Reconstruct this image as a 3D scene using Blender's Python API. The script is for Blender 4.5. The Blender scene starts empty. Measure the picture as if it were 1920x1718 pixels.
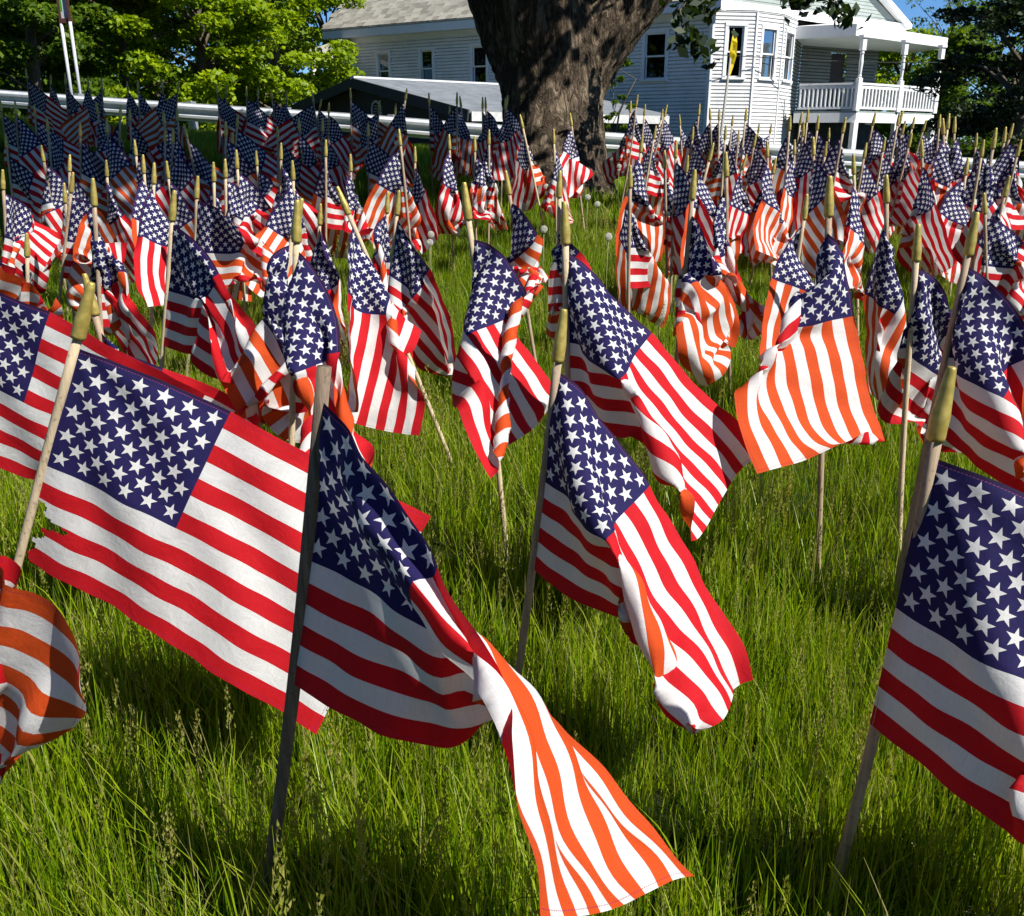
import bpy, bmesh, math, random
import numpy as np
from mathutils import Vector, Matrix

# ------------------------------------------------------------------ camera, sky, sun, exposure
SC = bpy.context.scene
COL = SC.collection
F, CX, CY, CAMH = 1750.0, 960.0, 859.0, 0.85        # focal length in photo pixels, photo centre, eye height
PITCH = math.atan((CY - 260.0) / F)
cam_d = bpy.data.cameras.new('camera'); cam = bpy.data.objects.new('camera', cam_d); COL.objects.link(cam)
cam.location = (0, 0, CAMH); cam.rotation_euler = (math.pi / 2 - PITCH, 0, 0)
cam_d.sensor_width = 36.0; cam_d.sensor_fit = 'HORIZONTAL'; cam_d.lens = 36.0 * F / 1920.0
cam_d.clip_start = 0.02; cam_d.clip_end = 2000
SC.camera = cam

SUN_EL, SUN_TURN = math.radians(47), math.radians(33)   # height; how far the sun stands towards the camera from due right
to_sun = Vector((math.cos(SUN_TURN) * math.cos(SUN_EL), -math.sin(SUN_TURN) * math.cos(SUN_EL), math.sin(SUN_EL)))
world = bpy.data.worlds.new('World'); SC.world = world; world.use_nodes = True
wn = world.node_tree
sky = wn.nodes.new('ShaderNodeTexSky'); sky.sky_type = 'NISHITA'; sky.sun_disc = False
sky.sun_elevation = SUN_EL; sky.sun_rotation = math.atan2(to_sun.x, to_sun.y)
sky.air_density = 0.8; sky.dust_density = 0.0; sky.ozone_density = 4.0
bg = wn.nodes['Background']; bg.inputs['Strength'].default_value = 0.053
tint = wn.nodes.new('ShaderNodeMix'); tint.data_type = 'RGBA'; tint.blend_type = 'MULTIPLY'; tint.inputs[0].default_value = 1.0
tint.inputs[7].default_value = (0.74, 1.10, 1.50, 1)          # the deep clear blue of the photograph's sky, all round alike
wn.links.new(sky.outputs['Color'], tint.inputs[6]); wn.links.new(tint.outputs[2], bg.inputs['Color'])
sun_d = bpy.data.lights.new('sun', 'SUN'); sun_d.energy = 5.0; sun_d.angle = math.radians(0.53); sun_d.color = (1.0, 0.965, 0.90)
sun = bpy.data.objects.new('sun', sun_d); COL.objects.link(sun)
sun.rotation_euler = (-to_sun).to_track_quat('-Z', 'Y').to_euler(); sun.location = to_sun * 40
SC.view_settings.view_transform = 'Standard'; SC.view_settings.look = 'None'
SC.view_settings.exposure = 0.7; SC.view_settings.gamma = 1.0
SC.cycles.max_bounces = 8; SC.cycles.transparent_max_bounces = 8; SC.cycles.caustics_reflective = False; SC.cycles.caustics_refractive = False
SC.cycles.use_denoising = True

CP, SP = math.cos(PITCH), math.sin(PITCH)
EYE = np.array([0, 0, CAMH])
def ray(px, py):
    x = (px - CX) / F; y = -(py - CY) / F
    return np.array([x, CP + SP * y, -SP + CP * y])
def at(px, py, d):
    """the point seen at photo pixel (px, py) at depth d metres along the view axis"""
    return EYE + ray(px, py) * d

# ------------------------------------------------------------------ helpers
def unit(v): return v / (np.linalg.norm(v) + 1e-12)
def link(o, parent=None):
    COL.objects.link(o)
    if parent is not None: o.parent = parent
    return o
def tag(o, label=None, cat=None, group=None, kind=None):
    if label: o['label'] = label
    if cat: o['category'] = cat
    if group: o['group'] = group
    if kind: o['kind'] = kind
    return o
def empty(name, loc=(0, 0, 0)):
    o = bpy.data.objects.new(name, None); o.location = loc; o.empty_display_size = 0.1
    COL.objects.link(o); return o
def mesh_data(name, verts, faces, material=None, smooth=False):
    me = bpy.data.meshes.new(name)
    me.from_pydata([tuple(map(float, v)) for v in verts], [], [tuple(int(i) for i in f) for f in faces])
    if material is not None: me.materials.append(material)
    if smooth: me.polygons.foreach_set('use_smooth', [True] * len(me.polygons))
    me.update(); return me
def build(name, verts, faces, material=None, parent=None, smooth=False, origin=None):
    """one mesh object; world coordinates; its origin moves to `origin` when it is a thing of its own"""
    if parent is not None:
        base = np.array(parent_world(parent))
    else:
        base = np.array(origin if origin is not None else (0, 0, 0), float)
    v = np.asarray(verts, float) - base
    o = bpy.data.objects.new(name, mesh_data(name, v, faces, material, smooth))
    if parent is None: o.location = base
    return link(o, parent)
def parent_world(o):
    p = Vector(o.location)
    while o.parent is not None:
        o = o.parent; p += Vector(o.location)
    return p
class MB:
    """collects pieces into one mesh"""
    def __init__(s): s.v = []; s.f = []
    def add(s, v, f):
        n = len(s.v); s.v += [tuple(map(float, p)) for p in v]; s.f += [tuple(i + n for i in q) for q in f]; return s
    def box(s, c, size, rz=0.0, ex=None, ey=None, ez=None):
        c = np.array(c, float); a, b, h = [x / 2 for x in size]
        if ex is None: ex = np.array([math.cos(rz), math.sin(rz), 0]); ey = np.array([-math.sin(rz), math.cos(rz), 0])
        if ez is None: ez = np.array([0, 0, 1.0])
        P = [c + sx * a * ex + sy * b * ey + sz * h * ez for sz in (-1, 1) for sy in (-1, 1) for sx in (-1, 1)]
        return s.add(P, [(0, 2, 3, 1), (4, 5, 7, 6), (0, 1, 5, 4), (2, 6, 7, 3), (0, 4, 6, 2), (1, 3, 7, 5)])
    def bar(s, p, q, w, h, up=(0, 0, 1)):
        p = np.array(p, float); q = np.array(q, float); d = q - p; L = np.linalg.norm(d); ex = d / L
        ey = np.cross(np.array(up, float), ex); ey /= np.linalg.norm(ey); ez = np.cross(ex, ey)
        return s.box((p + q) / 2, (L, w, h), ex=ex, ey=ey, ez=ez)
    def tube(s, pts, rad, n=8, cap=True):
        pts = np.array(pts, float); rad = np.broadcast_to(np.array(rad, float), (len(pts),))
        t = np.gradient(pts, axis=0); t /= np.linalg.norm(t, axis=1)[:, None] + 1e-12
        ref = np.array([0.0, 1.0, 0.0]) if abs(t[0][1]) < 0.9 else np.array([1.0, 0, 0])
        V = []
        for k in range(len(pts)):
            a = np.cross(t[k], ref); a /= np.linalg.norm(a); b = np.cross(t[k], a)
            for i in range(n):
                th = 2 * math.pi * i / n
                V.append(pts[k] + rad[k] * (math.cos(th) * a + math.sin(th) * b))
        Fs = [(k * n + i, k * n + (i + 1) % n, (k + 1) * n + (i + 1) % n, (k + 1) * n + i) for k in range(len(pts) - 1) for i in range(n)]
        if cap: Fs += [tuple(range(n))[::-1], tuple((len(pts) - 1) * n + i for i in range(n))]
        return s.add(V, Fs)
    def lathe(s, prof, base, axis=(0, 0, 1), n=12):
        ax = Vector(axis).normalized(); a = ax.orthogonal().normalized(); b = ax.cross(a)
        base = Vector(base); V = []
        for r, z in prof:
            for i in range(n):
                th = 2 * math.pi * i / n
                V.append(base + ax * z + (a * math.cos(th) + b * math.sin(th)) * r)
        Fs = [(k * n + i, k * n + (i + 1) % n, (k + 1) * n + (i + 1) % n, (k + 1) * n + i) for k in range(len(prof) - 1) for i in range(n)]
        Fs += [tuple(range(n))[::-1], tuple((len(prof) - 1) * n + i for i in range(n))]
        return s.add(V, Fs)
    def obj(s, name, material, parent=None, smooth=False, origin=None):
        return build(name, s.v, s.f, material, parent, smooth, origin)

# ------------------------------------------------------------------ node helper and plain materials
class NT:
    def __init__(s, name):
        s.m = bpy.data.materials.new(name); s.m.use_nodes = True; s.t = s.m.node_tree
        s.t.nodes.clear(); s.out = s.t.nodes.new('ShaderNodeOutputMaterial')
    def n(s, kind, **kw):
        nd = s.t.nodes.new('ShaderNode' + kind)
        for k, v in kw.items(): setattr(nd, k, v)
        return nd
    def put(s, sock, val):
        if isinstance(val, bpy.types.NodeSocket): s.t.links.new(val, sock)
        elif isinstance(val, (tuple, list)) and sock.type == 'RGBA' and len(val) == 3: sock.default_value = (*val, 1)
        else: sock.default_value = val
    def math(s, op, a, b=None, c=None, clamp=False):
        nd = s.n('Math', operation=op); nd.use_clamp = clamp
        s.put(nd.inputs[0], a)
        if b is not None: s.put(nd.inputs[1], b)
        if c is not None: s.put(nd.inputs[2], c)
        return nd.outputs[0]
    def mix(s, fac, a, b, blend='MIX'):
        nd = s.n('Mix', data_type='RGBA', blend_type=blend)
        s.put(nd.inputs[0], fac); s.put(nd.inputs[6], a); s.put(nd.inputs[7], b); return nd.outputs[2]
    def noise(s, vec, scale, detail=4, rough=0.55, dist=0.0):
        nd = s.n('TexNoise'); s.put(nd.inputs['Scale'], scale); s.put(nd.inputs['Detail'], detail); s.put(nd.inputs['Roughness'], rough)
        s.put(nd.inputs['Distortion'], dist)
        if vec is not None: s.t.links.new(vec, nd.inputs['Vector'])
        return nd
    def coord(s, which='Object'): return s.n('TexCoord').outputs[which]
    def mapping(s, vec, scale=(1, 1, 1), loc=(0, 0, 0)):
        nd = s.n('Mapping'); s.t.links.new(vec, nd.inputs['Vector']); nd.inputs['Scale'].default_value = scale; nd.inputs['Location'].default_value = loc
        return nd.outputs[0]
    def ramp(s, fac, stops):
        nd = s.n('ValToRGB'); s.put(nd.inputs[0], fac)
        el = nd.color_ramp.elements
        while len(el) < len(stops): el.new(0.5)
        for e, (p, c) in zip(el, stops): e.position = p; e.color = (*c, 1) if len(c) == 3 else c
        return nd.outputs[0]
    def bump(s, h, strength=0.3, dist=0.01):
        nd = s.n('Bump'); s.put(nd.inputs['Height'], h); nd.inputs['Strength'].default_value = strength; nd.inputs['Distance'].default_value = dist
        return nd.outputs[0]
    def principled(s, col, rough=0.6, metal=0.0, normal=None, spec=0.4, **kw):
        nd = s.n('BsdfPrincipled'); s.put(nd.inputs['Base Color'], col); s.put(nd.inputs['Roughness'], rough); s.put(nd.inputs['Metallic'], metal)
        s.put(nd.inputs['Specular IOR Level'], spec)
        for k, v in kw.items(): s.put(nd.inputs[k], v)
        if normal is not None: s.t.links.new(normal, nd.inputs['Normal'])
        return nd.outputs[0]
    def surface(s, sh): s.t.links.new(sh, s.out.inputs['Surface']); return s.m
def mottled(name, a, b, scale=8, rough=0.7, metal=0.0, bump=0.0, bscale=40, stretch=(1, 1, 1), spec=0.3):
    t = NT(name); v = t.mapping(t.coord(), stretch)
    n = t.noise(v, scale, 5); col = t.ramp(n.outputs[0], [(0.3, a), (0.7, b)])
    nm = None
    if bump: nm = t.bump(t.noise(v, bscale, 4).outputs[0], bump, 0.01)
    return t.surface(t.principled(col, rough, metal, nm, spec))

# ------------------------------------------------------------------ the lie of the land
TC = [0.07456193, -0.005126, -0.15574084, -0.00010891, 0.01617242, 0.05183813, -0.00290606, -0.00340278]
def _poly(x, y): return TC[0] + TC[1]*x + TC[2]*y + TC[3]*x*x + TC[4]*x*y + TC[5]*y*y + TC[6]*x*y*y + TC[7]*y**3
def ground_z(x, y):
    x = np.asarray(x, float); y = np.asarray(y, float)
    yc = np.clip(y, 0.6, 8.6); xl = 0.55 * yc + 0.3
    near = _poly(np.clip(x, -xl, xl), yc)
    far = np.clip(0.52 - 0.07 * x, -0.1, 1.2) - 0.012 * np.clip(y - 16, 0, 20)
    w = np.clip((y - 7.4) / 6.0, 0, 1); w = w * w * (3 - 2 * w)
    return near * (1 - w) + far * w
# ------------------------------------------------------------------ ground, road
def fast_mesh(name, V, Q, material, smooth=False):
    me = bpy.data.meshes.new(name); V = np.asarray(V, np.float32); Q = np.asarray(Q, np.int32)
    me.vertices.add(len(V)); me.vertices.foreach_set('co', V.ravel())
    k = Q.shape[1]; me.loops.add(Q.size); me.loops.foreach_set('vertex_index', Q.ravel())
    me.polygons.add(len(Q)); me.polygons.foreach_set('loop_start', np.arange(0, Q.size, k, dtype=np.int32))
    me.polygons.foreach_set('loop_total', np.full(len(Q), k, np.int32))
    if smooth: me.polygons.foreach_set('use_smooth', np.ones(len(Q), bool))
    me.materials.append(material); me.update(calc_edges=True); me.validate(); return me
def m_ground():
    t = NT('thatch_soil_and_shade'); v = t.coord()
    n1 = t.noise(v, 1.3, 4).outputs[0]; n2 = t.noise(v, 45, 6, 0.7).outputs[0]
    col = t.ramp(n2, [(0.30, (0.010, 0.014, 0.005)), (0.52, (0.022, 0.032, 0.009)), (0.78, (0.085, 0.080, 0.040))])  # thatch and soil tones, darkened for the shade between grass blades
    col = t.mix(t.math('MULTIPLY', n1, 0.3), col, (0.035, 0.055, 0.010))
    return t.surface(t.principled(col, 0.9, 0, t.bump(n2, 0.8, 0.03), 0.1))
gx = np.concatenate([[-420, -200, -100, -60, -40], np.linspace(-26, 26, 131), [40, 60, 100, 200, 420]])
gy = np.concatenate([[-60, -20, -6, -2], np.linspace(-0.8, 24, 125), np.linspace(25, 60, 24), [80, 120, 200, 450]])
GX, GY = np.meshgrid(gx, gy); GZ = ground_z(GX, GY)
n = len(gx); qi = (np.arange(len(gy) - 1)[:, None] * n + np.arange(n - 1)[None]).ravel()
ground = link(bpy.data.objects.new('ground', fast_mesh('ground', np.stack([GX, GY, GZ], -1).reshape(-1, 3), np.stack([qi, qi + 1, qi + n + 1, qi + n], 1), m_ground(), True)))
tag(ground, kind='structure')
RAIL = [(-300, 150, 20.0), (0, 168, 18.0), (370, 195, 16.8), (650, 211, 16.1), (860, 229, 15.7), (1140, 248, 15.4), (1640, 283, 15.4), (1830, 297, 15.3), (2150, 318, 15.2)]
rail_top = np.array([at(*p) for p in RAIL])
def m_asphalt():
    t = NT('old_asphalt'); n = t.noise(t.coord(), 60, 5).outputs[0]
    return t.surface(t.principled(t.ramp(n, [(0.3, (0.04, 0.04, 0.04)), (0.7, (0.075, 0.073, 0.07))]), 0.9, 0, t.bump(n, 0.4, 0.01), 0.2))
rv, rf = [], []
for k, p in enumerate(rail_top):
    d = rail_top[min(k + 1, len(rail_top) - 1)] - rail_top[max(k - 1, 0)]; nrm = unit(np.array([-d[1], d[0], 0]))
    for w in (0.45, 6.0):
        q = p + nrm * w; rv.append((q[0], q[1], float(ground_z(q[0], q[1])) + .012))
for k in range(len(rail_top) - 1): rf.append((2 * k, 2 * k + 2, 2 * k + 3, 2 * k + 1))
tag(build('road', rv, rf, m_asphalt()), kind='structure')

# ------------------------------------------------------------------ guardrail
M_ZINC = mottled('galvanised_steel', (0.58, 0.59, 0.60), (0.74, 0.75, 0.76), 6, 0.45, 0.25, 0.1, 30)
M_POST = mottled('steel_post', (0.30, 0.31, 0.32), (0.44, 0.45, 0.46), 6, 0.5, 0.5)
gr = empty('guardrail', (rail_top[4][0], rail_top[4][1], rail_top[4][2] - .7)); tag(gr, 'long galvanised steel guardrail running across behind the flags', 'guardrail')
W_PROF = [(0, 0), (0, -.018), (.082, -.060), (.082, -.100), (.004, -.140), (.004, -.172), (.082, -.212), (.082, -.252), (0, -.294), (0, -.312)]
fine = np.array([rail_top[0] * (1 - t) + rail_top[-1] * t for t in (0,)])
pts = []
for k in range(len(rail_top) - 1):
    for t in np.linspace(0, 1, 5, endpoint=False): pts.append(rail_top[k] * (1 - t) + rail_top[k + 1] * t)
pts.append(rail_top[-1]); pts = np.array(pts)
sm = pts.copy()
for _ in range(6): sm[1:-1] = (sm[:-2] + sm[1:-1] * 2 + sm[2:]) / 4
mb = MB(); V = []
for k in range(len(sm)):
    d = sm[min(k + 1, len(sm) - 1)] - sm[max(k - 1, 0)]; nrm = unit(np.array([d[1], -d[0], 0]))
    for a, b in W_PROF: V.append(sm[k] + nrm * a + np.array([0, 0, b]))
m = len(W_PROF)
mb.add(V, [(k * m + i, k * m + i + 1, (k + 1) * m + i + 1, (k + 1) * m + i) for k in range(len(sm) - 1) for i in range(m - 1)])
rail = mb.obj('rail', M_ZINC, gr)
so = rail.modifiers.new('thick', 'SOLIDIFY'); so.thickness = .004
acc = 0.0
for k in range(1, len(sm)):
    seg = np.linalg.norm(sm[k] - sm[k - 1]); acc += seg
    if acc > 1.9:
        acc = 0.0; p = sm[k]; d = sm[k] - sm[k - 1]; nrm = unit(np.array([-d[1], d[0], 0])); q = p + nrm * .09
        zb = float(ground_z(q[0], q[1]))
        b = MB(); b.box((q[0], q[1], (p[2] + .03 + zb - .1) / 2), (.10, .15, p[2] + .03 - zb + .1), math.atan2(d[1], d[0])); b.obj('post', M_POST, gr)

# ------------------------------------------------------------------ house
def m_paint(name, a, b, rough=0.55, bump=0.15):
    t = NT(name); v = t.coord(); n = t.noise(v, 2.2, 6, 0.65).outputs[0]; s = t.noise(t.mapping(v, (9, 9, .8)), 3, 5).outputs[0]
    col = t.ramp(t.math('ADD', t.math('MULTIPLY', n, .6), t.math('MULTIPLY', s, .4)), [(0.36, b), (0.58, a)])
    return t.surface(t.principled(col, rough, 0, t.bump(s, bump, .01), .3))
M_CLAP = m_paint('white_clapboard_paint', (0.80, 0.80, 0.79), (0.66, 0.66, 0.65))
M_TRIM = m_paint('white_trim_paint', (0.82, 0.82, 0.81), (0.74, 0.74, 0.73))
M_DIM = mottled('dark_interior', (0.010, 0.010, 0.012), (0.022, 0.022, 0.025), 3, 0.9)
M_CURT = mottled('grey_curtain', (0.16, 0.165, 0.17), (0.28, 0.285, 0.29), 5, 0.9, stretch=(6, 6, .5))
M_PORCH_SHADE = m_paint('porch_shade_grey', (0.22, 0.22, 0.20), (0.16, 0.16, 0.15))  # porch shade put into the wall colour
M_GREEN_GABLE = m_paint('grey_green_shingle_paint', (0.36, 0.40, 0.37), (0.28, 0.32, 0.29))
def m_glass():
    t = NT('window_glass'); g = t.n('BsdfGlossy'); g.inputs['Roughness'].default_value = .02; g.inputs[0].default_value = (.42, .44, .46, 1)
    tr = t.n('BsdfTransparent'); tr.inputs[0].default_value = (.55, .6, .6, 1); fr = t.n('Fresnel'); fr.inputs[0].default_value = 1.5
    mx = t.n('MixShader'); t.t.links.new(fr.outputs[0], mx.inputs[0]); t.t.links.new(tr.outputs[0], mx.inputs[1]); t.t.links.new(g.outputs[0], mx.inputs[2])
    return t.surface(mx.outputs[0])
M_GLASS = m_glass()
def m_shingle(name, a, b):
    t = NT(name); r = t.n('ObjectInfo').outputs['Random']; n = t.noise(t.coord(), 9, 5).outputs[0]
    col = t.ramp(t.math('ADD', t.math('MULTIPLY', r, .55), t.math('MULTIPLY', n, .45)), [(0.25, a), (0.75, b)])
    return t.surface(t.principled(col, .9, 0, t.bump(n, .3, .01), .15))
M_SHING = m_shingle('asphalt_shingles', (0.20, 0.185, 0.155), (0.36, 0.34, 0.28))
def plan(px, d): p = at(px, 120, d); return np.array([p[0], p[1]])
K0 = plan(1333, 28.0); KL = plan(645, 35.6); K1 = plan(1412, 28.2); K2 = plan(1462, 29.0); K3 = plan(1488, 30.3)
BK = plan(1645, 34.2); BL = plan(1500, 32.2)
hc = (K0 + KL) / 2
house = empty('white_house', (K0[0], K0[1], float(ground_z(*K0)))); tag(house, 'white clapboard house with bay windows and a raised corner porch', 'house')
ZB, ZE = -0.3, 4.40
def clapboards(name, A, B, z0, z1, holes, parent, mat=M_CLAP, expo=.107):
    """siding between plan points A and B, seen with A on the right; each course overlaps the one below"""
    L = np.linalg.norm(B - A); e = (B - A) / L; nrm = np.array([-e[1], e[0]])
    if np.dot(nrm, -A) < 0: nrm = -nrm
    mb = MB(); z = z0
    P = lambda s, o, zz: (A[0] + e[0] * s + nrm[0] * o, A[1] + e[1] * s + nrm[1] * o, zz)
    while z < z1 - 1e-6:
        zt = min(z + expo, z1); cuts = sorted([(h[0], h[1]) for h in holes if h[2] < (z + zt) / 2 < h[3]])
        s = 0.0; spans = []
        for a, b in cuts: spans.append((s, a)); s = b
        spans.append((s, L))
        for a, b in spans:
            if b - a < .01: continue
            zg = zt - .032
            mb.add([P(a, .026, z), P(b, .026, z), P(b, .020, zg), P(a, .020, zg), P(a, -.035, zg), P(b, -.035, zg), P(a, -.035, zt), P(b, -.035, zt), P(a, .026, zt), P(b, .026, zt)], [(0, 1, 2, 3), (3, 2, 5, 4), (4, 5, 7, 6), (6, 7, 9, 8)])
        z = zt
    return mb.obj(name, mat, parent), e, nrm, P
def window(A, e, nrm, s0, s1, z0, z1, parent, curtain=0.0, trim=.11):
    """double-hung window in an opening: casing, sill, two sashes with panes, dark room behind"""
    P = lambda s, o, z: np.array([A[0] + e[0] * s + nrm[0] * o, A[1] + e[1] * s + nrm[1] * o, z])
    E3 = np.array([e[0], e[1], 0]); N3 = np.array([nrm[0], nrm[1], 0]); UP = np.array([0, 0, 1.0])
    bx = lambda m, sa, sb, za, zb, o, th: m.box(P((sa + sb) / 2, o, (za + zb) / 2), (abs(sb - sa), th, abs(zb - za)), ex=E3, ey=N3, ez=UP)
    m = MB(); t = trim
    bx(m, s0 - t * .3, s0 + t * .7, z0, z1, .015, .06); bx(m, s1 - t * .7, s1 + t * .3, z0, z1, .015, .06)
    bx(m, s0 - t * .3, s1 + t * .3, z1, z1 + t, .017, .07)
    w = m.obj('window', M_TRIM, parent)
    b = MB(); bx(b, s0 - t * .5, s1 + t * .5, z0 - .06, z0, .03, .11); b.obj('sill', M_TRIM, w)
    zi = (z0 + z1) / 2; sa, sb = s0 + t * .7, s1 - t * .7
    for za, zb, o in ((zi - .02, z1, -.03), (z0, zi + .02, -.065)):
        q = MB(); r = .045
        bx(q, sa, sa + r, za, zb, o, .035); bx(q, sb - r, sb, za, zb, o, .035); bx(q, sa + r, sb - r, za, za + r, o, .034); bx(q, sa + r, sb - r, zb - r, zb, o, .034)
        q.obj('sash', M_TRIM, w)
        g = MB(); bx(g, sa + r, sb - r, za + r, zb - r, o, .004); g.obj('pane', M_GLASS, w)
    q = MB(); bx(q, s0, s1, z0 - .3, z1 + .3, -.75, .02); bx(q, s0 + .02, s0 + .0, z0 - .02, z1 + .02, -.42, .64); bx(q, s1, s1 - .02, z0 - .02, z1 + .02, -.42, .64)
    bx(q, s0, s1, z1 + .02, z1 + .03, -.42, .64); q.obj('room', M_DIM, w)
    if curtain:
        q = MB(); N = 14
        for i in range(N):
            a = sa + (sb - sa) * i / N; bx(q, a, a + (sb - sa) / N * .96, z1 - (z1 - z0) * curtain, z1, -.16 - .02 * (i % 2), .012)
        q.obj('curtain', M_CURT, w)
    return w
# long side wall
LW = [(1.42, 2.27, 2.60, 3.92), (8.15, 8.88, 2.58, 3.86), (10.50, 11.18, 2.62, 3.84), (12.55, 13.20, 2.62, 3.82)]
_, e, nrm, P = clapboards('siding', K0, KL, ZB, ZE, [(a, b, c, d) for a, b, c, d in LW], house)
e1, n1 = e, nrm
for (a, b, c, d), cu in zip(LW, (0, .45, 0.2, .3)): window(K0, e, nrm, a, b, c, d, house, cu)
LL = np.linalg.norm(KL - K0)
def P3(A, e, nrm, s, o, z): return np.array([A[0] + e[0] * s + nrm[0] * o, A[1] + e[1] * s + nrm[1] * o, z])
def strip(name, A, e, nrm, sa, sb, za, zb, o, th, mat, parent):
    m = MB(); m.box(P3(A, e, nrm, (sa + sb) / 2, o, (za + zb) / 2), (sb - sa, th, zb - za), ex=np.array([e[0], e[1], 0]), ey=np.array([nrm[0], nrm[1], 0]), ez=np.array([0, 0, 1.0]))
    return m.obj(name, mat, parent)
strip('corner_board', K0, e1, n1, -.02, .11, ZB, ZE, .02, .05, M_TRIM, house)
strip('corner_board', K0, e1, n1, LL - .1, LL + .03, ZB, ZE, .02, .05, M_TRIM, house)
strip('frieze', K0, e1, n1, 0.12, LL - .1, ZE - .16, ZE, .022, .05, M_TRIM, house)
strip('soffit', K0, e1, n1, -.35, LL + .5, ZE, ZE + .03, .22, .48, M_TRIM, house)
strip('fascia', K0, e1, n1, -.40, LL + .55, ZE - .01, ZE + .29, .475, .04, M_TRIM, house)
# left end wall, out of sight from the front but closing the house
back = -n1
KBL = KL + back * 7.0
wl = MB(); wl.add([(KL[0], KL[1], ZB), (KBL[0], KBL[1], ZB), (KBL[0], KBL[1], ZE), (KL[0], KL[1], ZE), ((KL + KBL)[0] / 2, (KL + KBL)[1] / 2, ZE + 2.9)], [(0, 1, 2, 3), (3, 2, 4)]); wl.obj('end_wall', M_CLAP, house)
# roof: sheathing plus single shingles where the photograph shows them
slope = .80; EV = .50
def R3(s, q): return np.array([K0[0] + e1[0] * s + n1[0] * (EV - q), K0[1] + e1[1] * s + n1[1] * (EV - q), ZE + .30 + slope * q])
RS0, RS1, RUN = -.45, LL + .62, 4.0
m = MB(); a, b, c, d = R3(RS0, 0), R3(RS1, 0), R3(RS1, RUN), R3(RS0, RUN); dn = np.array([0, 0, -.05])
c2, d2 = c - np.array([*(n1 * RUN), 0]) * 1.0, d - np.array([*(n1 * RUN), 0])
c2[2] -= slope * RUN * .9; d2[2] -= slope * RUN * .9
m.add([a, b, c, d, a + dn, b + dn, c + dn, d + dn, c2, d2], [(0, 1, 2, 3), (7, 6, 5, 4), (0, 4, 5, 1), (1, 5, 6, 2), (0, 3, 7, 4), (3, 2, 8, 9)])
roof = m.obj('roof', M_SHING, house)
rw = np.array(parent_world(roof)); exs = np.array([e1[0], e1[1], 0]); eup = unit(R3(0, 1) - R3(0, 0)); ero = np.cross(exs, eup); ero = ero if ero[2] > 0 else -ero
def tab(w, h):
    mm = MB(); mm.box(eup * h * .5 + ero * .004, (w, h, .014), ex=exs, ey=eup, ez=ero); return mesh_data('shingle', mm.v, mm.f, M_SHING)
tabs = [tab(w, .235) for w in (.27, .31, .35)]
row = 0; q = 0.02; rr = random.Random(3); ns = 0
while q < 1.75 and ns < 285:
    s = 8.3 + rr.uniform(0, .2)
    while s < RS1 - .15 and ns < 285:
        k = rr.randrange(3); w = (.27, .31, .35)[k]
        o = bpy.data.objects.new('shingle', tabs[k]); p = R3(s + w / 2, q) + ero * (.012 + rr.uniform(0, .006)); o.location = p - rw
        o.rotation_euler = (0, 0, rr.gauss(0, .012)); link(o, roof); s += w + .012; ns += 1
    q += .15; row += 1
# cut-away bay under the end gable
segs = [(K0, K1, (.50, 1.32, 2.60, 4.02)), (K1, K2, (.30, .98, 2.60, 3.98)), (K2, K3, (.50, 1.10, 2.60, 3.98))]
for A, B, (wa, wb, za, zb) in segs:
    L = np.linalg.norm(B - A); sc = L / 1.35
    wa, wb = L * .30, L * .78
    if A is K1: wa, wb = L * .22, L * .80
    if A is K2: wa, wb = L * .20, L * .82
    _, e, nr, P = clapboards('bay_siding', A, B, ZB, ZE + .05, [(wa, wb, za, zb)], house)
    window(A, e, nr, wa, wb, za, zb, house, .55 if A is not K0 else .35, .10)
    strip('corner_board', A, e, nr, -.035, .035, ZB, ZE, .022, .05, M_TRIM, house)
# end gable above the bay and porch
G0, G1 = at(1330, 8, 27.5), at(1690, 50, 33.6)
ge = unit((G1 - G0)[:2]); gn = np.array([ge[1], -ge[0]]); GL = np.linalg.norm((G1 - G0)[:2])
G0p = G0[:2]
strip('fascia', G0p, ge, gn, -.1, GL + .25, ZE + .06, ZE + .36, .02, .06, M_TRIM, house)
m = MB(); pl = [K0, K1, K2, K3, BL, BK, G1[:2], G0p]
m.add([(x, y, ZE + .055) for x, y in pl], [tuple(range(len(pl)))]); m.obj('soffit', M_TRIM, house)
GZ1 = 6.9
m = MB(); zc = ZE + .36; cgx = .5
for i in range(26):
    za = zc + i * .11; zb = za + .11; f0 = (za - zc) / (GZ1 - zc); f1 = (zb - zc) / (GZ1 - zc)
    a0, b0, a1, b1 = GL * cgx * f0, GL - GL * (1 - cgx) * f0, GL * cgx * min(f1, 1), GL - GL * (1 - cgx) * min(f1, 1)
    if b0 - a0 < .1: break
    m.add([P3(G0p, ge, gn, a0, -.10, za), P3(G0p, ge, gn, b0, -.10, za), P3(G0p, ge, gn, b1, -.115, zb), P3(G0p, ge, gn, a1, -.115, zb), P3(G0p, ge, gn, a0, -.125, za), P3(G0p, ge, gn, b0, -.125, za)], [(0, 1, 2, 3), (4, 5, 1, 0)])
m.obj('gable_shingles', M_GREEN_GABLE, house)
m = MB(); ap = P3(G0p, ge, gn, GL * cgx, .03, GZ1 + .25); br = P3(G0p, ge, gn, GL + .45, .03, zc - .1); bl = P3(G0p, ge, gn, -.45, .03, zc - .1)
m.bar(ap, br, .16, .24, (gn[0], gn[1], .2)); m.bar(ap, bl, .16, .24, (gn[0], gn[1], .2)); m.obj('rake_board', M_TRIM, house)
# upper roof over the gable
m = MB(); off = np.array([-gn[0], -gn[1], 0]) * 5.0; upv = np.array([0, 0, .15])
for p, q in ((ap, br), (bl, ap)): m.add([p + upv, q + upv, q + upv + off, p + upv + off], [(0, 1, 2, 3)])
m.obj('gable_roof', M_SHING, house)
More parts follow.
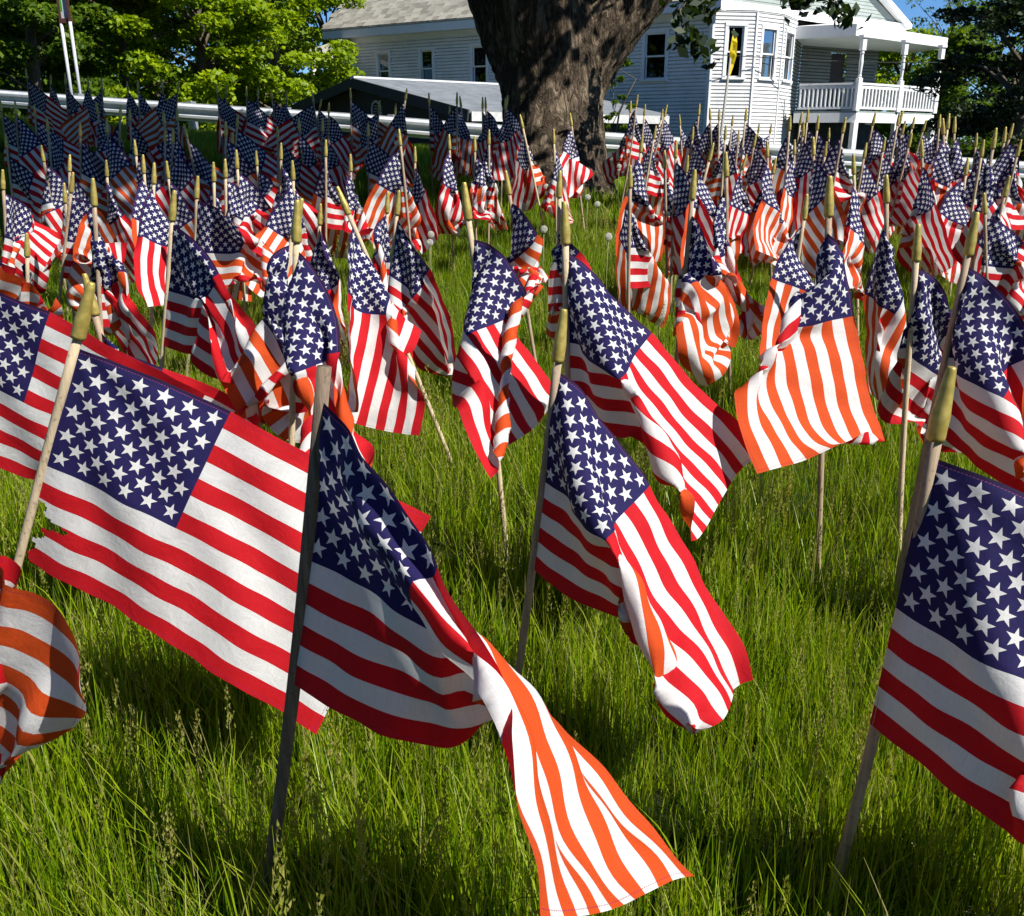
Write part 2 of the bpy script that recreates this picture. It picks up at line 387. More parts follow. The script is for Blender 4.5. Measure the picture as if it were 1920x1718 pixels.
# porch
PQ = [at(1488, 220, 30.0), at(1603, 222, 29.3), at(1680, 225, 30.8), at(1748, 228, 32.4)]
PP = [p[:2] for p in PQ]
ZD = at(1603, 208, 29.3)[2]; ZR = at(1603, 158, 29.3)[2]; ZP = at(1603, 72, 29.3)[2]; ZF = at(1603, 50, 29.3)[2]
m = MB(); deck = [PP[0], PP[1], PP[2], PP[3], BK + (PP[3] - BK) * .15 + np.array([.8, .6]), BL]
for z0, z1, ex in ((ZD - .05, ZD, 1.0),):
    top = [(x, y, z1) for x, y in deck]; bot = [(x, y, z0) for x, y in deck]; n = len(deck)
    m.add(top + bot, [tuple(range(n)), tuple(range(2 * n - 1, n - 1, -1))] + [(i, (i + 1) % n, n + (i + 1) % n, n + i) for i in range(n)])
m.obj('porch_deck', mottled('deck_paint', (.20, .25, .22), (.33, .37, .34), 6, .8), house)
def lerp(a, b, t): return a * (1 - t) + b * t
m = MB()
for a, b in ((PP[0], PP[1]), (PP[1], PP[3])): m.bar((*a, ZD - .20), (*b, ZD - .20), .06, .29)
m.obj('porch_beam', M_TRIM, house)
def turned_post(p, z0, z1):
    m = MB(); m.box((p[0], p[1], (z0 + z0 + .95) / 2), (.15, .15, .95), .4); m.box((p[0], p[1], z1 - .22), (.15, .15, .44), .4)
    m.lathe([(.075, 0), (.05, .03), (.062, .06), (.045, .10), (.066, .45), (.05, (z1 - z0) - .95 - .56), (.07, (z1 - z0) - .95 - .50), (.05, (z1 - z0) - .95 - .46), (.075, (z1 - z0) - .95 - .43)], (p[0], p[1], z0 + .95), n=12)
    m.box((p[0], p[1], z1 - .04), (.22, .22, .08), .4); return m.obj('porch_post', M_TRIM, house)
for p in PP[1:]: turned_post(p, ZD, ZP + .02)
for p in (PP[1], PP[3], lerp(PP[1], PP[3], .5)):
    m = MB(); zb = float(ground_z(p[0], p[1])) - .2; m.box((p[0], p[1], (zb + ZD - .35) / 2), (.17, .17, ZD - .35 - zb), .4); m.obj('foundation_post', M_TRIM, house)
bal = None
for a, b, n in ((PP[0], PP[1], 13), (PP[1], PP[2], 11), (PP[2], PP[3], 11)):
    ra = lerp(a, b, .05); rb = lerp(a, b, .95)
    m = MB(); m.bar((*ra, ZR), (*rb, ZR), .10, .06); m.bar((*ra, ZR - .09), (*rb, ZR - .09), .05, .09); m.bar((*ra, ZD + .09), (*rb, ZD + .09), .06, .07)
    rl = m.obj('railing', M_TRIM, house)
    for i in range(n):
        p = lerp(ra, rb, (i + .5) / n)
        if bal is None:
            q = MB(); q.box((0, 0, 0), (.055, .055, ZR - ZD - .26)); bal = mesh_data('baluster', q.v, q.f, M_TRIM)
        o = bpy.data.objects.new('baluster', bal); o.location = np.array([p[0], p[1], (ZR - .135 + ZD + .125) / 2]) - np.array(parent_world(rl)); o.rotation_euler.z = .45; link(o, rl)
# porch roof
m = MB(); rp = [at(1488, 45, 29.8)[:2], at(1607, 45, 28.9)[:2], at(1778, 70, 32.8)[:2], BK + np.array([1.6, 1.0]), BL]
zt = [ZF + .02, ZF, ZF - .02, ZF + .30, ZF + .30]
top = [(x, y, z + .04) for (x, y), z in zip(rp, zt)]; bot = [(x, y, z - .30) for (x, y), z in zip(rp, [ZF] * 5)]; n = 5
m.add(top + bot, [tuple(range(n)), tuple(range(2 * n - 1, n - 1, -1))] + [(i, (i + 1) % n, n + (i + 1) % n, n + i) for i in range(n)]); m.obj('porch_roof', M_TRIM, house)
# porch back wall, door, dark undercroft
_, e, nr, P = clapboards('porch_wall', BL, BK, ZD, ZF, [(1.55, 2.35, ZD, ZD + 2.05)], house, M_PORCH_SHADE)
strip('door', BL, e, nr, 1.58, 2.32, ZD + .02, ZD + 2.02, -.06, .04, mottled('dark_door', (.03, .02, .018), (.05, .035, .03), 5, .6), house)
_, e, nr, P = clapboards('porch_side_wall', K3, BL, ZB, ZF, [], house, M_PORCH_SHADE)
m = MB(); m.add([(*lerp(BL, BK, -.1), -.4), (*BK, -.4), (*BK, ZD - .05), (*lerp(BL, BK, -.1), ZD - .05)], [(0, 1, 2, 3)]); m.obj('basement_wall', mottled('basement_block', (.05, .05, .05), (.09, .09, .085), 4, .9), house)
# far left lean-to porch
l0 = at(588, 112, 33.6); l1 = at(568, 104, 33.2); l2 = at(648, 78, 34.9)
m = MB(); zb = float(ground_z(l0[0], l0[1])); m.box((l0[0], l0[1], (zb + l0[2]) / 2), (.13, .13, l0[2] - zb), .4); m.obj('porch_post', M_TRIM, house)
m = MB(); o = np.array([-n1[0], -n1[1], 0]) * 2.4; th = np.array([0, 0, .12])
m.add([l1, l2, l2 + o, l1 + o, l1 + th, l2 + th, l2 + o + th, l1 + o + th], [(3, 2, 1, 0), (4, 5, 6, 7), (0, 1, 5, 4), (3, 7, 6, 2), (0, 4, 7, 3)]); m.obj('porch_roof', M_SHING, house)
m = MB(); m.bar(l0 + np.array([0, 0, -.04]), at(648, 95, 34.9), .08, .2); m.obj('porch_beam', M_TRIM, house)

# ------------------------------------------------------------------ low dark garage
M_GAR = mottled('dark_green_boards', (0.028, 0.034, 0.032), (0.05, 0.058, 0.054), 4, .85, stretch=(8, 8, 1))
M_GROOF = mottled('grey_roll_roofing', (0.13, 0.14, 0.15), (0.22, 0.235, 0.25), 3, .75, bump=.2)
pk = at(683, 153, 24.0); dg = np.array([.66, -.75]); dg /= np.linalg.norm(dg); db = np.array([.75, .66]); db /= np.linalg.norm(db)
HW, RISE, DEP = 4.7, .80, 6.5
gz0 = float(ground_z(pk[0], pk[1])) - .4
garage = empty('garage', (pk[0], pk[1], gz0 + .4)); tag(garage, 'low dark garage with a grey roof and an arched gable vent behind the guardrail', 'garage')
def G(t, b, z): return np.array([pk[0] + dg[0] * t + db[0] * b, pk[1] + dg[1] * t + db[1] * b, z])
ze = pk[2] - RISE
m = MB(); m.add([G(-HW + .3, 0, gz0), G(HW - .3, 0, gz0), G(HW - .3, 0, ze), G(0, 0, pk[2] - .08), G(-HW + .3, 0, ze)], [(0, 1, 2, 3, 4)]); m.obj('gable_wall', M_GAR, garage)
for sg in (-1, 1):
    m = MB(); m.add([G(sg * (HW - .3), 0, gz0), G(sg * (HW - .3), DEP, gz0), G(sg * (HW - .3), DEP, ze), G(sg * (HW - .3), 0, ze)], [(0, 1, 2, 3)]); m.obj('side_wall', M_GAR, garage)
    m = MB(); th = np.array([0, 0, .07]); a, b, c, d = G(0, -.35, pk[2]), G(sg * HW, -.35, ze - .05), G(sg * HW, DEP, ze - .05), G(0, DEP, pk[2])
    m.add([a, b, c, d, a + th, b + th, c + th, d + th], [(3, 2, 1, 0), (4, 5, 6, 7), (0, 1, 5, 4), (1, 2, 6, 5), (2, 3, 7, 6)]); m.obj('roof', M_GROOF, garage)
    m = MB(); m.bar(G(0, -.37, pk[2] - .05), G(sg * HW, -.37, ze - .10), .05, .24); m.obj('rake_board', M_GAR, garage)
m = MB(); m.bar(G(HW + .02, -.30, ze - .12), G(HW + .02, DEP, ze - .12), .04, .2); m.obj('eave_board', mottled('weathered_white', (.45, .45, .43), (.62, .62, .6), 9, .7), garage)
m = MB(); m.bar(G(0, -.36, pk[2] + .09), G(0, DEP, pk[2] + .09), .16, .05); m.obj('ridge_cap', mottled('ridge_white', (.5, .52, .53), (.65, .67, .68), 4, .6), garage)
vx = .55; vz = pk[2] - .78; m = MB(); arch = [(-.22, -.30), (.22, -.30)] + [(.22 * math.cos(a), .10 + .22 * math.sin(a)) for a in np.linspace(0, math.pi, 11)]
arch = [arch[0], arch[1]] + arch[2:]
inn = [(x * .72, z * .80) for x, z in arch]; n = len(arch)
m.add([G(vx + x, -.05, vz + z) for x, z in arch] + [G(vx + x, -.05, vz + z) for x, z in inn] + [G(vx + x, -.005, vz + z) for x, z in arch], [(i, (i + 1) % n, n + (i + 1) % n, n + i) for i in range(n)] + [(i, (i + 1) % n, 2 * n + (i + 1) % n, 2 * n + i) for i in range(n)])
vent = m.obj('vent', mottled('flaking_white_paint', (.25, .24, .22), (.72, .72, .70), 22, .8), garage)
for i in range(7):
    z = vz - .22 + i * .065; hw = .155 if z < vz + .06 else max(.05, .155 - (z - vz - .06) * .6)
    m = MB(); m.bar(G(vx - hw, -.03, z), G(vx + hw, -.03, z), .05, .012, (0.3, 0.3, 1)); m.obj('louvre', mottled('louvre_grey', (.35, .35, .34), (.5, .5, .49), 9, .8), vent)

# ------------------------------------------------------------------ banner sign on two posts
sg0 = at(133, 170, 20.6); sg1 = at(151, 182, 20.6)
sign = empty('banner_sign', ((sg0[0] + sg1[0]) / 2, sg0[1], float(ground_z(sg0[0], sg0[1])))); tag(sign, 'tall narrow picture banner in a brown frame on two pale posts', 'sign')
M_SPOST = mottled('pale_vinyl_post', (.42, .43, .46), (.55, .56, .58), 4, .5); M_BROWN = mottled('brown_frame', (.06, .022, .018), (.10, .04, .03), 6, .6)
zs = at(140, 46, 20.6)[2]
for p in (sg0, sg1):
    zb = float(ground_z(p[0], p[1])) - .1; m = MB(); m.tube([(p[0], p[1], zb), (p[0], p[1], zs)], .034, 12); m.obj('post', M_SPOST, sign, True)
    m = MB(); m.box((p[0], p[1], zs + .72), (.05, .06, 1.44)); m.obj('frame_side', M_BROWN, sign)
for z in (zs + .02, zs + 1.44): m = MB(); m.box(((sg0[0] + sg1[0]) / 2, sg0[1] - .002, z), (sg1[0] - sg0[0] + .06, .07, .09)); m.obj('frame_rail', M_BROWN, sign)
def m_banner():
    t = NT('printed_church_picture'); v = t.coord('Generated'); s = t.n('SeparateXYZ'); t.t.links.new(v, s.inputs[0]); x, z = s.outputs[0], s.outputs[2]
    n = t.noise(v, 9, 3).outputs[0]; sub, add, mul, lt, gt = [lambda a, b, o=o: t.math(o, a, b) for o in ('SUBTRACT', 'ADD', 'MULTIPLY', 'LESS_THAN', 'GREATER_THAN')]
    col = t.mix(lt(z, add(.62, mul(n, .12))), (.36, .60, .86), (.10, .28, .03))
    tree = mul(lt(x, add(.36, mul(n, .12))), lt(z, .86)); col = t.mix(tree, col, (.05, .30, .02))
    roofy = mul(lt(t.math('ABSOLUTE', sub(x, .45)), mul(sub(.80, z), .28)), gt(z, .42)); col = t.mix(roofy, col, (.62, .62, .66))
    col = t.mix(mul(lt(z, .30), gt(x, .30)), col, (.58, .60, .66)); col = t.mix(lt(z, .10), col, (.45, .46, .48))
    return t.surface(t.principled(col, .45, 0, None, .3))
m = MB(); m.box(((sg0[0] + sg1[0]) / 2, sg0[1] - .004, zs + .73), (sg1[0] - sg0[0] - .03, .012, 1.33)); m.obj('picture_panel', m_banner(), sign)

# ------------------------------------------------------------------ trees
def m_leaf(name, a, b, c, trans=.4):
    t = NT(name); r = t.n('NewGeometry').outputs['Random Per Island']; n = t.noise(t.coord(), .9, 3).outputs[0]
    col = t.ramp(t.math('ADD', t.math('MULTIPLY', r, .6), t.math('MULTIPLY', n, .4)), [(0.2, a), (0.5, b), (0.8, c)])
    d = t.principled(col, .5, 0, None, .25); tr = t.n('BsdfTranslucent'); t.t.links.new(t.mix(1.0, col, (1.6, 1.5, .3), 'MULTIPLY'), tr.inputs[0])
    mx = t.n('MixShader'); mx.inputs[0].default_value = trans; t.t.links.new(d, mx.inputs[1]); t.t.links.new(tr.outputs[0], mx.inputs[2])
    return t.surface(mx.outputs[0])
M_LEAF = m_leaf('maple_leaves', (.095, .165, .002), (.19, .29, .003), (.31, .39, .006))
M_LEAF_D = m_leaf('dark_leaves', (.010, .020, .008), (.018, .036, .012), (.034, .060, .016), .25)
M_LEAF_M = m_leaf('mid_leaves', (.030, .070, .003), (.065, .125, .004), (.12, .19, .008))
M_BARK = mottled('bark_far', (.06, .048, .036), (.15, .12, .09), 9, .95, bump=.6, bscale=14, stretch=(4, 4, .6))
def leaf_mesh(name, C, N, size, mat, rs, flat=.35):
    """leaves of pointed-oval shape at points C with normals N"""
    n = len(C); a = rs.normal(size=(n, 3)); N = N / (np.linalg.norm(N, axis=1)[:, None] + 1e-9)
    a -= (a * N).sum(1)[:, None] * N; a /= np.linalg.norm(a, axis=1)[:, None]; b = np.cross(N, a)
    s = size * rs.uniform(.6, 1.25, n)[:, None]
    P = np.stack([C - a * s * .5, C + b * s * .30 + N * s * .05, C + a * s * .55 - N * s * .08, C - b * s * .30 + N * s * .05], 1)
    return fast_mesh(name, P.reshape(-1, 3), np.arange(4 * n).reshape(n, 4), mat)
def crown_points(boughs, n, rs, spread=(1, 1, .45)):
    """leaf points and normals on flattened, drooping sprays round bough centres (x, y, z, r)"""
    B = np.array(boughs); w = B[:, 3] ** 2; k = rs.choice(len(B), n, p=w / w.sum())
    d = rs.normal(size=(n, 3)); d /= np.linalg.norm(d, axis=1)[:, None]; r = rs.uniform(0, 1, n) ** (1 / 2.2)
    P = B[k, :3] + d * (r * B[k, 3])[:, None] * np.array(spread)
    P[:, 2] -= .25 * (r ** 2) * B[k, 3]
    N = np.array([.25, -.25, .75]) + rs.normal(size=(n, 3)) * .55
    return P, N
def tree(px, d, height, rx, ry, z_low, label, mat, leaves, size, seed, name='leafy_tree', group=None, nb=120, trunk_r=.16, gap=.0):
    rs = np.random.default_rng(seed); p = at(px, 200, d); g = float(ground_z(p[0], p[1])); base = np.array([p[0], p[1], g])
    root = empty(name, base); tag(root, label, 'tree', group)
    mb = MB(); topz = height * .85
    ax = [base + np.array([rs.normal(0, .06) * k, rs.normal(0, .06) * k, topz * k / 6 - (.1 if k == 0 else 0)]) for k in range(7)]
    mb.tube(ax, np.linspace(trunk_r, trunk_r * .25, 7), 10)
    boughs = []
    for k in range(nb):
        th = rs.uniform(0, 6.283); u = rs.uniform(0, 1); zz = z_low + (height - z_low) * u
        prof = math.sin(math.pi * min(1, (u * .85 + .15))) ** .6
        rr_ = prof * rs.uniform(.45, 1.0)
        q = base + np.array([math.cos(th) * rx * rr_, math.sin(th) * ry * rr_, zz])
        boughs.append((*q, rs.uniform(.45, 1.05) * (rx * .30)))
        if k % 3 == 0:
            h0 = min(topz * .9, max(.4, zz * .7)); s = base + np.array([0, 0, h0])
            mid = (s + q) / 2 + np.array([0, 0, .25]); mb.tube([s, mid, q], [trunk_r * .35, trunk_r * .2, .012], 6)
    mb.obj('trunk', M_BARK, root, True)
    P, N = crown_points(boughs, leaves, rs)
    P[:, 2] = np.maximum(P[:, 2], g + .05)
    o = bpy.data.objects.new('crown', leaf_mesh('crown', P - base, N, size, mat, rs)); link(o, root)
    return root
LG = 'trees beyond the guardrail'
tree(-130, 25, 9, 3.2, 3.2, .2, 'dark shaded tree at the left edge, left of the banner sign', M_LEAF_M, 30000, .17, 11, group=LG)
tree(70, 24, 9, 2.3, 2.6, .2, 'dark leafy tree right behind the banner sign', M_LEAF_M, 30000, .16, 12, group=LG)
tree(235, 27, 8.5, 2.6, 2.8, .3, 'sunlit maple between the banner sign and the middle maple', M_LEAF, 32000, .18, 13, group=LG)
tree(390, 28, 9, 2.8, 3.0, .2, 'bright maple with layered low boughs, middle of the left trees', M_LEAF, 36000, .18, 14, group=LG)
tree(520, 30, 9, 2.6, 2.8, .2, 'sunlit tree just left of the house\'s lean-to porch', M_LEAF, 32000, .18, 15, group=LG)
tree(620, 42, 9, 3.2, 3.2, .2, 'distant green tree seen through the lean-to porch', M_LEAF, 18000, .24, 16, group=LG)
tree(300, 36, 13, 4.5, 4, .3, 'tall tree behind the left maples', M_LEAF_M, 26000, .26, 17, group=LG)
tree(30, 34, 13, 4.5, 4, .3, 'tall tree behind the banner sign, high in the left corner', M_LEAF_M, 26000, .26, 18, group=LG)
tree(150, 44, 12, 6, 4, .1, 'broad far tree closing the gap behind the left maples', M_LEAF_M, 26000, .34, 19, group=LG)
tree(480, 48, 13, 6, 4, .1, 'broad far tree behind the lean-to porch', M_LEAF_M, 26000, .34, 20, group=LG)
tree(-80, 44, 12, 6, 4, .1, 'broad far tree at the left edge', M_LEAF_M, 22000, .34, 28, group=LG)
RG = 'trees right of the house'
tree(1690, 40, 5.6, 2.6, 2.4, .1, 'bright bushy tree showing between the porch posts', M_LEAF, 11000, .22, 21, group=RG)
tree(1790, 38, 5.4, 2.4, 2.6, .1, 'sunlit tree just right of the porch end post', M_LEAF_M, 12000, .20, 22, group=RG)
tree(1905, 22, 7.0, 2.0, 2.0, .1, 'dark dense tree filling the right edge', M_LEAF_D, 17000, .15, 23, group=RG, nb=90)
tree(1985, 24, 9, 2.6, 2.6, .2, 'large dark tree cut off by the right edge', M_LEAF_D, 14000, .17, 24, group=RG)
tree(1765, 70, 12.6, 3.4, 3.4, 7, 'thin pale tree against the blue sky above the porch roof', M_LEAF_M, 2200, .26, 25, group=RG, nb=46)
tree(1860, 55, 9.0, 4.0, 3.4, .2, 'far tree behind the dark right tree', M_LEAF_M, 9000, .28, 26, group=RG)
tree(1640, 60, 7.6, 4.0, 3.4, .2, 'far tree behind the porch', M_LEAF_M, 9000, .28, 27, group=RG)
# unseen wood added behind the camera and to its left to cut sky light
rs = np.random.default_rng(77); bw = []
for k in range(420):
    a = math.radians(rs.uniform(150, 348)); r = rs.uniform(26, 33); h = rs.uniform(0.3, 1.0) ** .8 * 11.5
    bw.append((math.cos(a) * r, math.sin(a) * r + 4, h, rs.uniform(1.3, 2.4)))
P, N = crown_points(bw, 52000, rs, (1, 1, .8)); P[:, 2] = np.maximum(P[:, 2], ground_z(P[:, 0], P[:, 1]) + .05)
tag(link(bpy.data.objects.new('woodland', leaf_mesh('woodland', P, N, .62, M_LEAF_M, rs))), 'added wood behind the camera, unseen, that screens off sky light', 'wood', kind='stuff')
# sprig shrub behind the trunk against the house
tree(1150, 21, 2.6, .45, .45, .3, 'thin evergreen sprigs growing between the trunk and the house wall', M_LEAF_M, 1500, .09, 31, 'evergreen_shrub', nb=26, trunk_r=.03)['category'] = 'shrub'

# ------------------------------------------------------------------ the big tree among the flags
def m_bark():
    t = NT('furrowed_maple_bark'); v = t.mapping(t.coord(), (1, 1, .20))
    n = t.noise(v, 11, 8, .68, .6).outputs[0]; f = t.noise(t.mapping(t.coord(), (1, 1, .45)), 42, 6, .7, .3).outputs[0]
    rid = t.math('SUBTRACT', 1.0, t.math('MULTIPLY', t.math('ABSOLUTE', t.math('SUBTRACT', n, .5)), 5.0), clamp=True)
    h = t.math('ADD', t.math('MULTIPLY', t.math('SUBTRACT', 1.0, rid), 1.0), t.math('MULTIPLY', f, .55))
    col = t.ramp(t.math('ADD', t.math('MULTIPLY', h, .5), t.math('MULTIPLY', f, .25)), [(0.24, (.045, .034, .025)), (0.42, (.20, .15, .105)), (0.66, (.46, .36, .25))])
    moss = t.math('MULTIPLY', t.math('GREATER_THAN', t.noise(t.coord(), 5, 4).outputs[0], .63), .3); col = t.mix(moss, col, (.14, .14, .05))
    return t.surface(t.principled(col, .95, 0, t.bump(h, 1.0, .07), .1))
M_BIGBARK = m_bark()
big = empty('maple_tree', tuple(at(1040, 372, 7.9))); tag(big, 'massive old maple trunk with furrowed bark forking at the top of the picture', 'tree')
def bark_tube(path, seg=72, per=14):
    """tube through (px, py, depth, radius) with furrowed bark relief"""
    ctr = np.array([at(a, b, d) for a, b, d, r in path]); rad = np.array([p[3] for p in path])
    T = np.linspace(0, len(path) - 1, per * (len(path) - 1) + 1)
    def cr(A, t):
        i = min(int(t), len(A) - 2); f = t - i; P = [A[max(i - 1, 0)], A[i], A[i + 1], A[min(i + 2, len(A) - 1)]]
        return .5 * (2 * P[1] + (P[2] - P[0]) * f + (2 * P[0] - 5 * P[1] + 4 * P[2] - P[3]) * f * f + (3 * P[1] - P[0] - 3 * P[2] + P[3]) * f ** 3)
    c = np.array([cr(ctr, t) for t in T]); r = np.array([cr(rad, t) for t in T])
    tn = np.gradient(c, axis=0); tn /= np.linalg.norm(tn, axis=1)[:, None]
    ref = np.array([0, 1.0, 0]); V = []; ln = np.cumsum(np.r_[0, np.linalg.norm(np.diff(c, axis=0), axis=1)])
    th = np.linspace(0, 2 * math.pi, seg, endpoint=False)
    for k in range(len(T)):
        a = np.cross(ref, tn[k]); a /= np.linalg.norm(a); b = np.cross(tn[k], a); z = ln[k]
        w = th * 19 + 2.2 * np.sin(z * 3.1 + th * 2) + 1.3 * np.sin(z * 7.3 + th * 5)
        rel = .030 * (np.abs(np.sin(w * .5)) ** .6 - .5) + .010 * np.sin(th * 31 + 3 * np.sin(z * 9 + th * 3)) * np.sin(z * 23 + th * 7)
        lump = .05 * np.sin(th * 2 + z * 1.7) + .035 * np.sin(th * 3 - z * 2.6 + 1)
        V.append(c[k] + (r[k] * (1 + lump) + rel)[:, None] * (np.cos(th)[:, None] * a + np.sin(th)[:, None] * b))
    V = np.array(V).reshape(-1, 3); i = np.arange(seg); Q = []
    for k in range(len(T) - 1): Q.append(np.stack([k * seg + i, k * seg + (i + 1) % seg, (k + 1) * seg + (i + 1) % seg, (k + 1) * seg + i], 1))
    return V, np.concatenate(Q)
D8 = 7.9
limbs = [[(1040, 410, D8, .62), (1040, 350, D8, .485), (1040, 300, D8, .425), (1040, 230, D8, .395), (1037, 165, D8, .400), (1026, 105, D8, .435), (1002, 40, D8 - .05, .46), (960, -60, D8 - .1, .45), (900, -220, D8 - .3, .38), (800, -480, D8 - .6, .28), (700, -800, D8 - .9, .16)],
         [(1050, 190, D8 + .05, .30), (1085, 110, D8, .32), (1135, 45, D8 - .05, .29), (1195, -25, D8 - .1, .27), (1290, -130, D8 - .2, .235), (1420, -300, D8 - .3, .19), (1560, -560, D8 - .2, .12)],
         [(985, -40, D8, .30), (1010, -200, D8 + .4, .26), (1060, -480, D8 + .9, .2), (1100, -850, D8 + 1.3, .12)]]
VV, QQ, off = [], [], 0
for L_ in limbs:
    v, q = bark_tube(L_); VV.append(v); QQ.append(q + off); off += len(v)
VV = np.concatenate(VV) - np.array(big.location); QQ = np.concatenate(QQ)
o = bpy.data.objects.new('trunk', fast_mesh('trunk', VV, QQ[:, ::-1], M_BIGBARK, True)); link(o, big)
rs = np.random.default_rng(5); tb = np.array(at(1040, 345, D8)); boughs = []
while len(boughs) < 640:       # boughs kept by where their shade falls: crown shaped to darken the left
    q = rs.uniform(-1, 1, 3)
    if np.linalg.norm(q) > 1 or np.linalg.norm(q[:2]) < .12: continue
    p = tb + np.array([q[0] * 8.0 - 2.4, q[1] * 6.6 - .2, 5.9 + q[2] * 3.5])
    if p[2] < .85 + .15 * p[1] + 1.2: continue
    k = (p[2] - 1.0) / to_sun.z; sx, sy = p[0] - to_sun.x * k, p[1] - to_sun.y * k
    if sx > -.2 and rs.uniform() > .025: continue
    if sy < 4.9 + .12 * abs(sx + 3) and rs.uniform() > .05: continue
    boughs.append((*p, rs.uniform(.55, 1.05)))
P, N = crown_points(boughs, 180000, rs)
keep = P[:, 2] > .85 + .13 * P[:, 1] + .9
P, N = P[keep], N[keep]
o = bpy.data.objects.new('crown', leaf_mesh('crown', P - np.array(big.location), N, .15, M_LEAF_M, rs)); link(o, big)
m = MB()
for k in range(0, 640, 8):
    q = np.array(boughs[k][:3]); st = VV[rs.integers(len(VV))] + np.array(big.location)
    if st[2] < 2.6: continue
    m.tube([st, (st + q) / 2 + np.array([0, 0, .3]), q], [.05, .03, .01], 6)
m.obj('branches', M_BARK, big, True)['kind'] = 'stuff'
# drooping leafy twigs that hang into the picture
def twig(path, name='hanging_twig'):
    pts = np.array([at(*p) for p in path]); m = MB(); m.tube(pts, np.linspace(.012, .003, len(pts)), 6); tw = m.obj(name, M_BARK, big, True)
    C = []; 
    for k in range(len(pts) - 1):
        for t in np.linspace(0, 1, 9): C.append(pts[k] * (1 - t) + pts[k + 1] * t)
    C = np.array(C); C = np.repeat(C, 3, 0) + rs.normal(size=(len(C) * 3, 3)) * np.array([.055, .06, .055])
    N = rs.normal(size=C.shape) + np.array([0, -.5, .4])
    o = bpy.data.objects.new('leaves', leaf_mesh('leaves', C - np.array(big.location), N, .098, M_LEAF_D, rs)); link(o, tw); o.location = np.array(big.location) - np.array(parent_world(tw))  # dark leaf colour stands in for the shade on these leaves
    o['kind'] = 'stuff'
twig([(1330, -90, 7.0), (1300, -20, 6.9), (1275, 20, 6.8), (1282, 62, 6.8), (1300, 82, 6.75), (1332, 104, 6.7)])
twig([(1290, -70, 7.1), (1318, -10, 6.9), (1322, 22, 6.9)])
twig([(1500, -100, 6.6), (1545, -8, 6.5), (1572, 12, 6.5), (1584, 40, 6.5)])
twig([(1470, -80, 6.7), (1495, -5, 6.6), (1500, 8, 6.6)])

# ------------------------------------------------------------------ yellow pennant and wire
pp0 = at(1352, 250, 10.5); pp1 = at(1376, 55, 10.5); g = float(ground_z(pp0[0], pp0[1]))
pn = empty('pennant', (pp0[0] - .1, pp0[1], g)); tag(pn, 'yellow pennant with dark lettering marks on a tall thin grey pole', 'pennant')
m = MB(); m.tube([np.array([pp0[0] - .09, pp0[1], g - .1]), pp0, pp1 * .68 + pp0 * .32, pp1], [.017, .016, .014, .006], 10); m.obj('pole', mottled('grey_pole', (.30, .29, .26), (.44, .42, .38), 8, .6), pn, True)
def m_pennant():
    t = NT('yellow_pennant_print'); v = t.coord('Generated'); s = t.n('SeparateXYZ'); t.t.links.new(v, s.inputs[0]); x, z = s.outputs[0], s.outputs[2]
    blk = t.n('TexBrick'); blk.inputs['Scale'].default_value = 1.0; t.t.links.new(t.mapping(v, (3.2, 3.2, 9.0)), blk.inputs['Vector'])
    c = t.noise(t.mapping(v, (4, 4, 38)), 2.2, 2).outputs[0]
    band = t.math('MULTIPLY', t.math('GREATER_THAN', t.math('SINE', t.math('MULTIPLY', z, 34.0)), -.25), t.math('MULTIPLY', t.math('GREATER_THAN', z, .28), t.math('LESS_THAN', z, .74)))
    mid = t.math('LESS_THAN', t.math('ABSOLUTE', t.math('SUBTRACT', x, .53)), .17)
    f = t.math('MULTIPLY', t.math('MULTIPLY', band, mid), t.math('GREATER_THAN', c, .47))
    col = t.mix(t.math('MULTIPLY', f, .8), (.78, .60, .010), (.10, .085, .01))
    d = t.principled(col, .6, 0, None, .2); tr = t.n('BsdfTranslucent'); t.t.links.new(col, tr.inputs[0]); mx = t.n('MixShader'); mx.inputs[0].default_value = .3
    t.t.links.new(d, mx.inputs[1]); t.t.links.new(tr.outputs[0], mx.inputs[2]); return t.surface(mx.outputs[0])
out = [(1376, 55), (1381, 62), (1382.5, 80), (1381, 105), (1376, 122), (1370, 140), (1366.5, 143), (1367, 118), (1368.5, 95), (1372, 75)]
m = MB(); N_ = len(out); F3 = [at(x, y, 10.48 + .05 * math.sin(y * .06)) for x, y in out]
m.add(F3 + [p + np.array([.002, .008, 0]) for p in F3], [(0, 1, 2, 9), (9, 2, 3, 8), (8, 3, 4, 7), (7, 4, 5, 6), (N_, N_ + 9, N_ + 2, N_ + 1), (N_ + 9, N_ + 8, N_ + 3, N_ + 2), (N_ + 8, N_ + 7, N_ + 4, N_ + 3), (N_ + 7, N_ + 6, N_ + 5, N_ + 4)] + [(i, N_ + i, N_ + (i + 1) % N_, (i + 1) % N_) for i in range(N_)]); m.obj('fabric', m_pennant(), pn)
w0, w1 = at(1290, 99, 27.0), at(2050, 104, 33); m = MB(); wp = [w0 * (1 - t) + w1 * t - np.array([0, 0, .25 * math.sin(math.pi * t)]) for t in np.linspace(0, 1, 20)]
m.tube(wp, .012, 6); tag(m.obj('service_wire', mottled('black_wire', (.012, .012, .012), (.02, .02, .02), 5, .6), None, True, tuple(w0)), 'thin dark wire stretched across in front of the porch', 'wire')
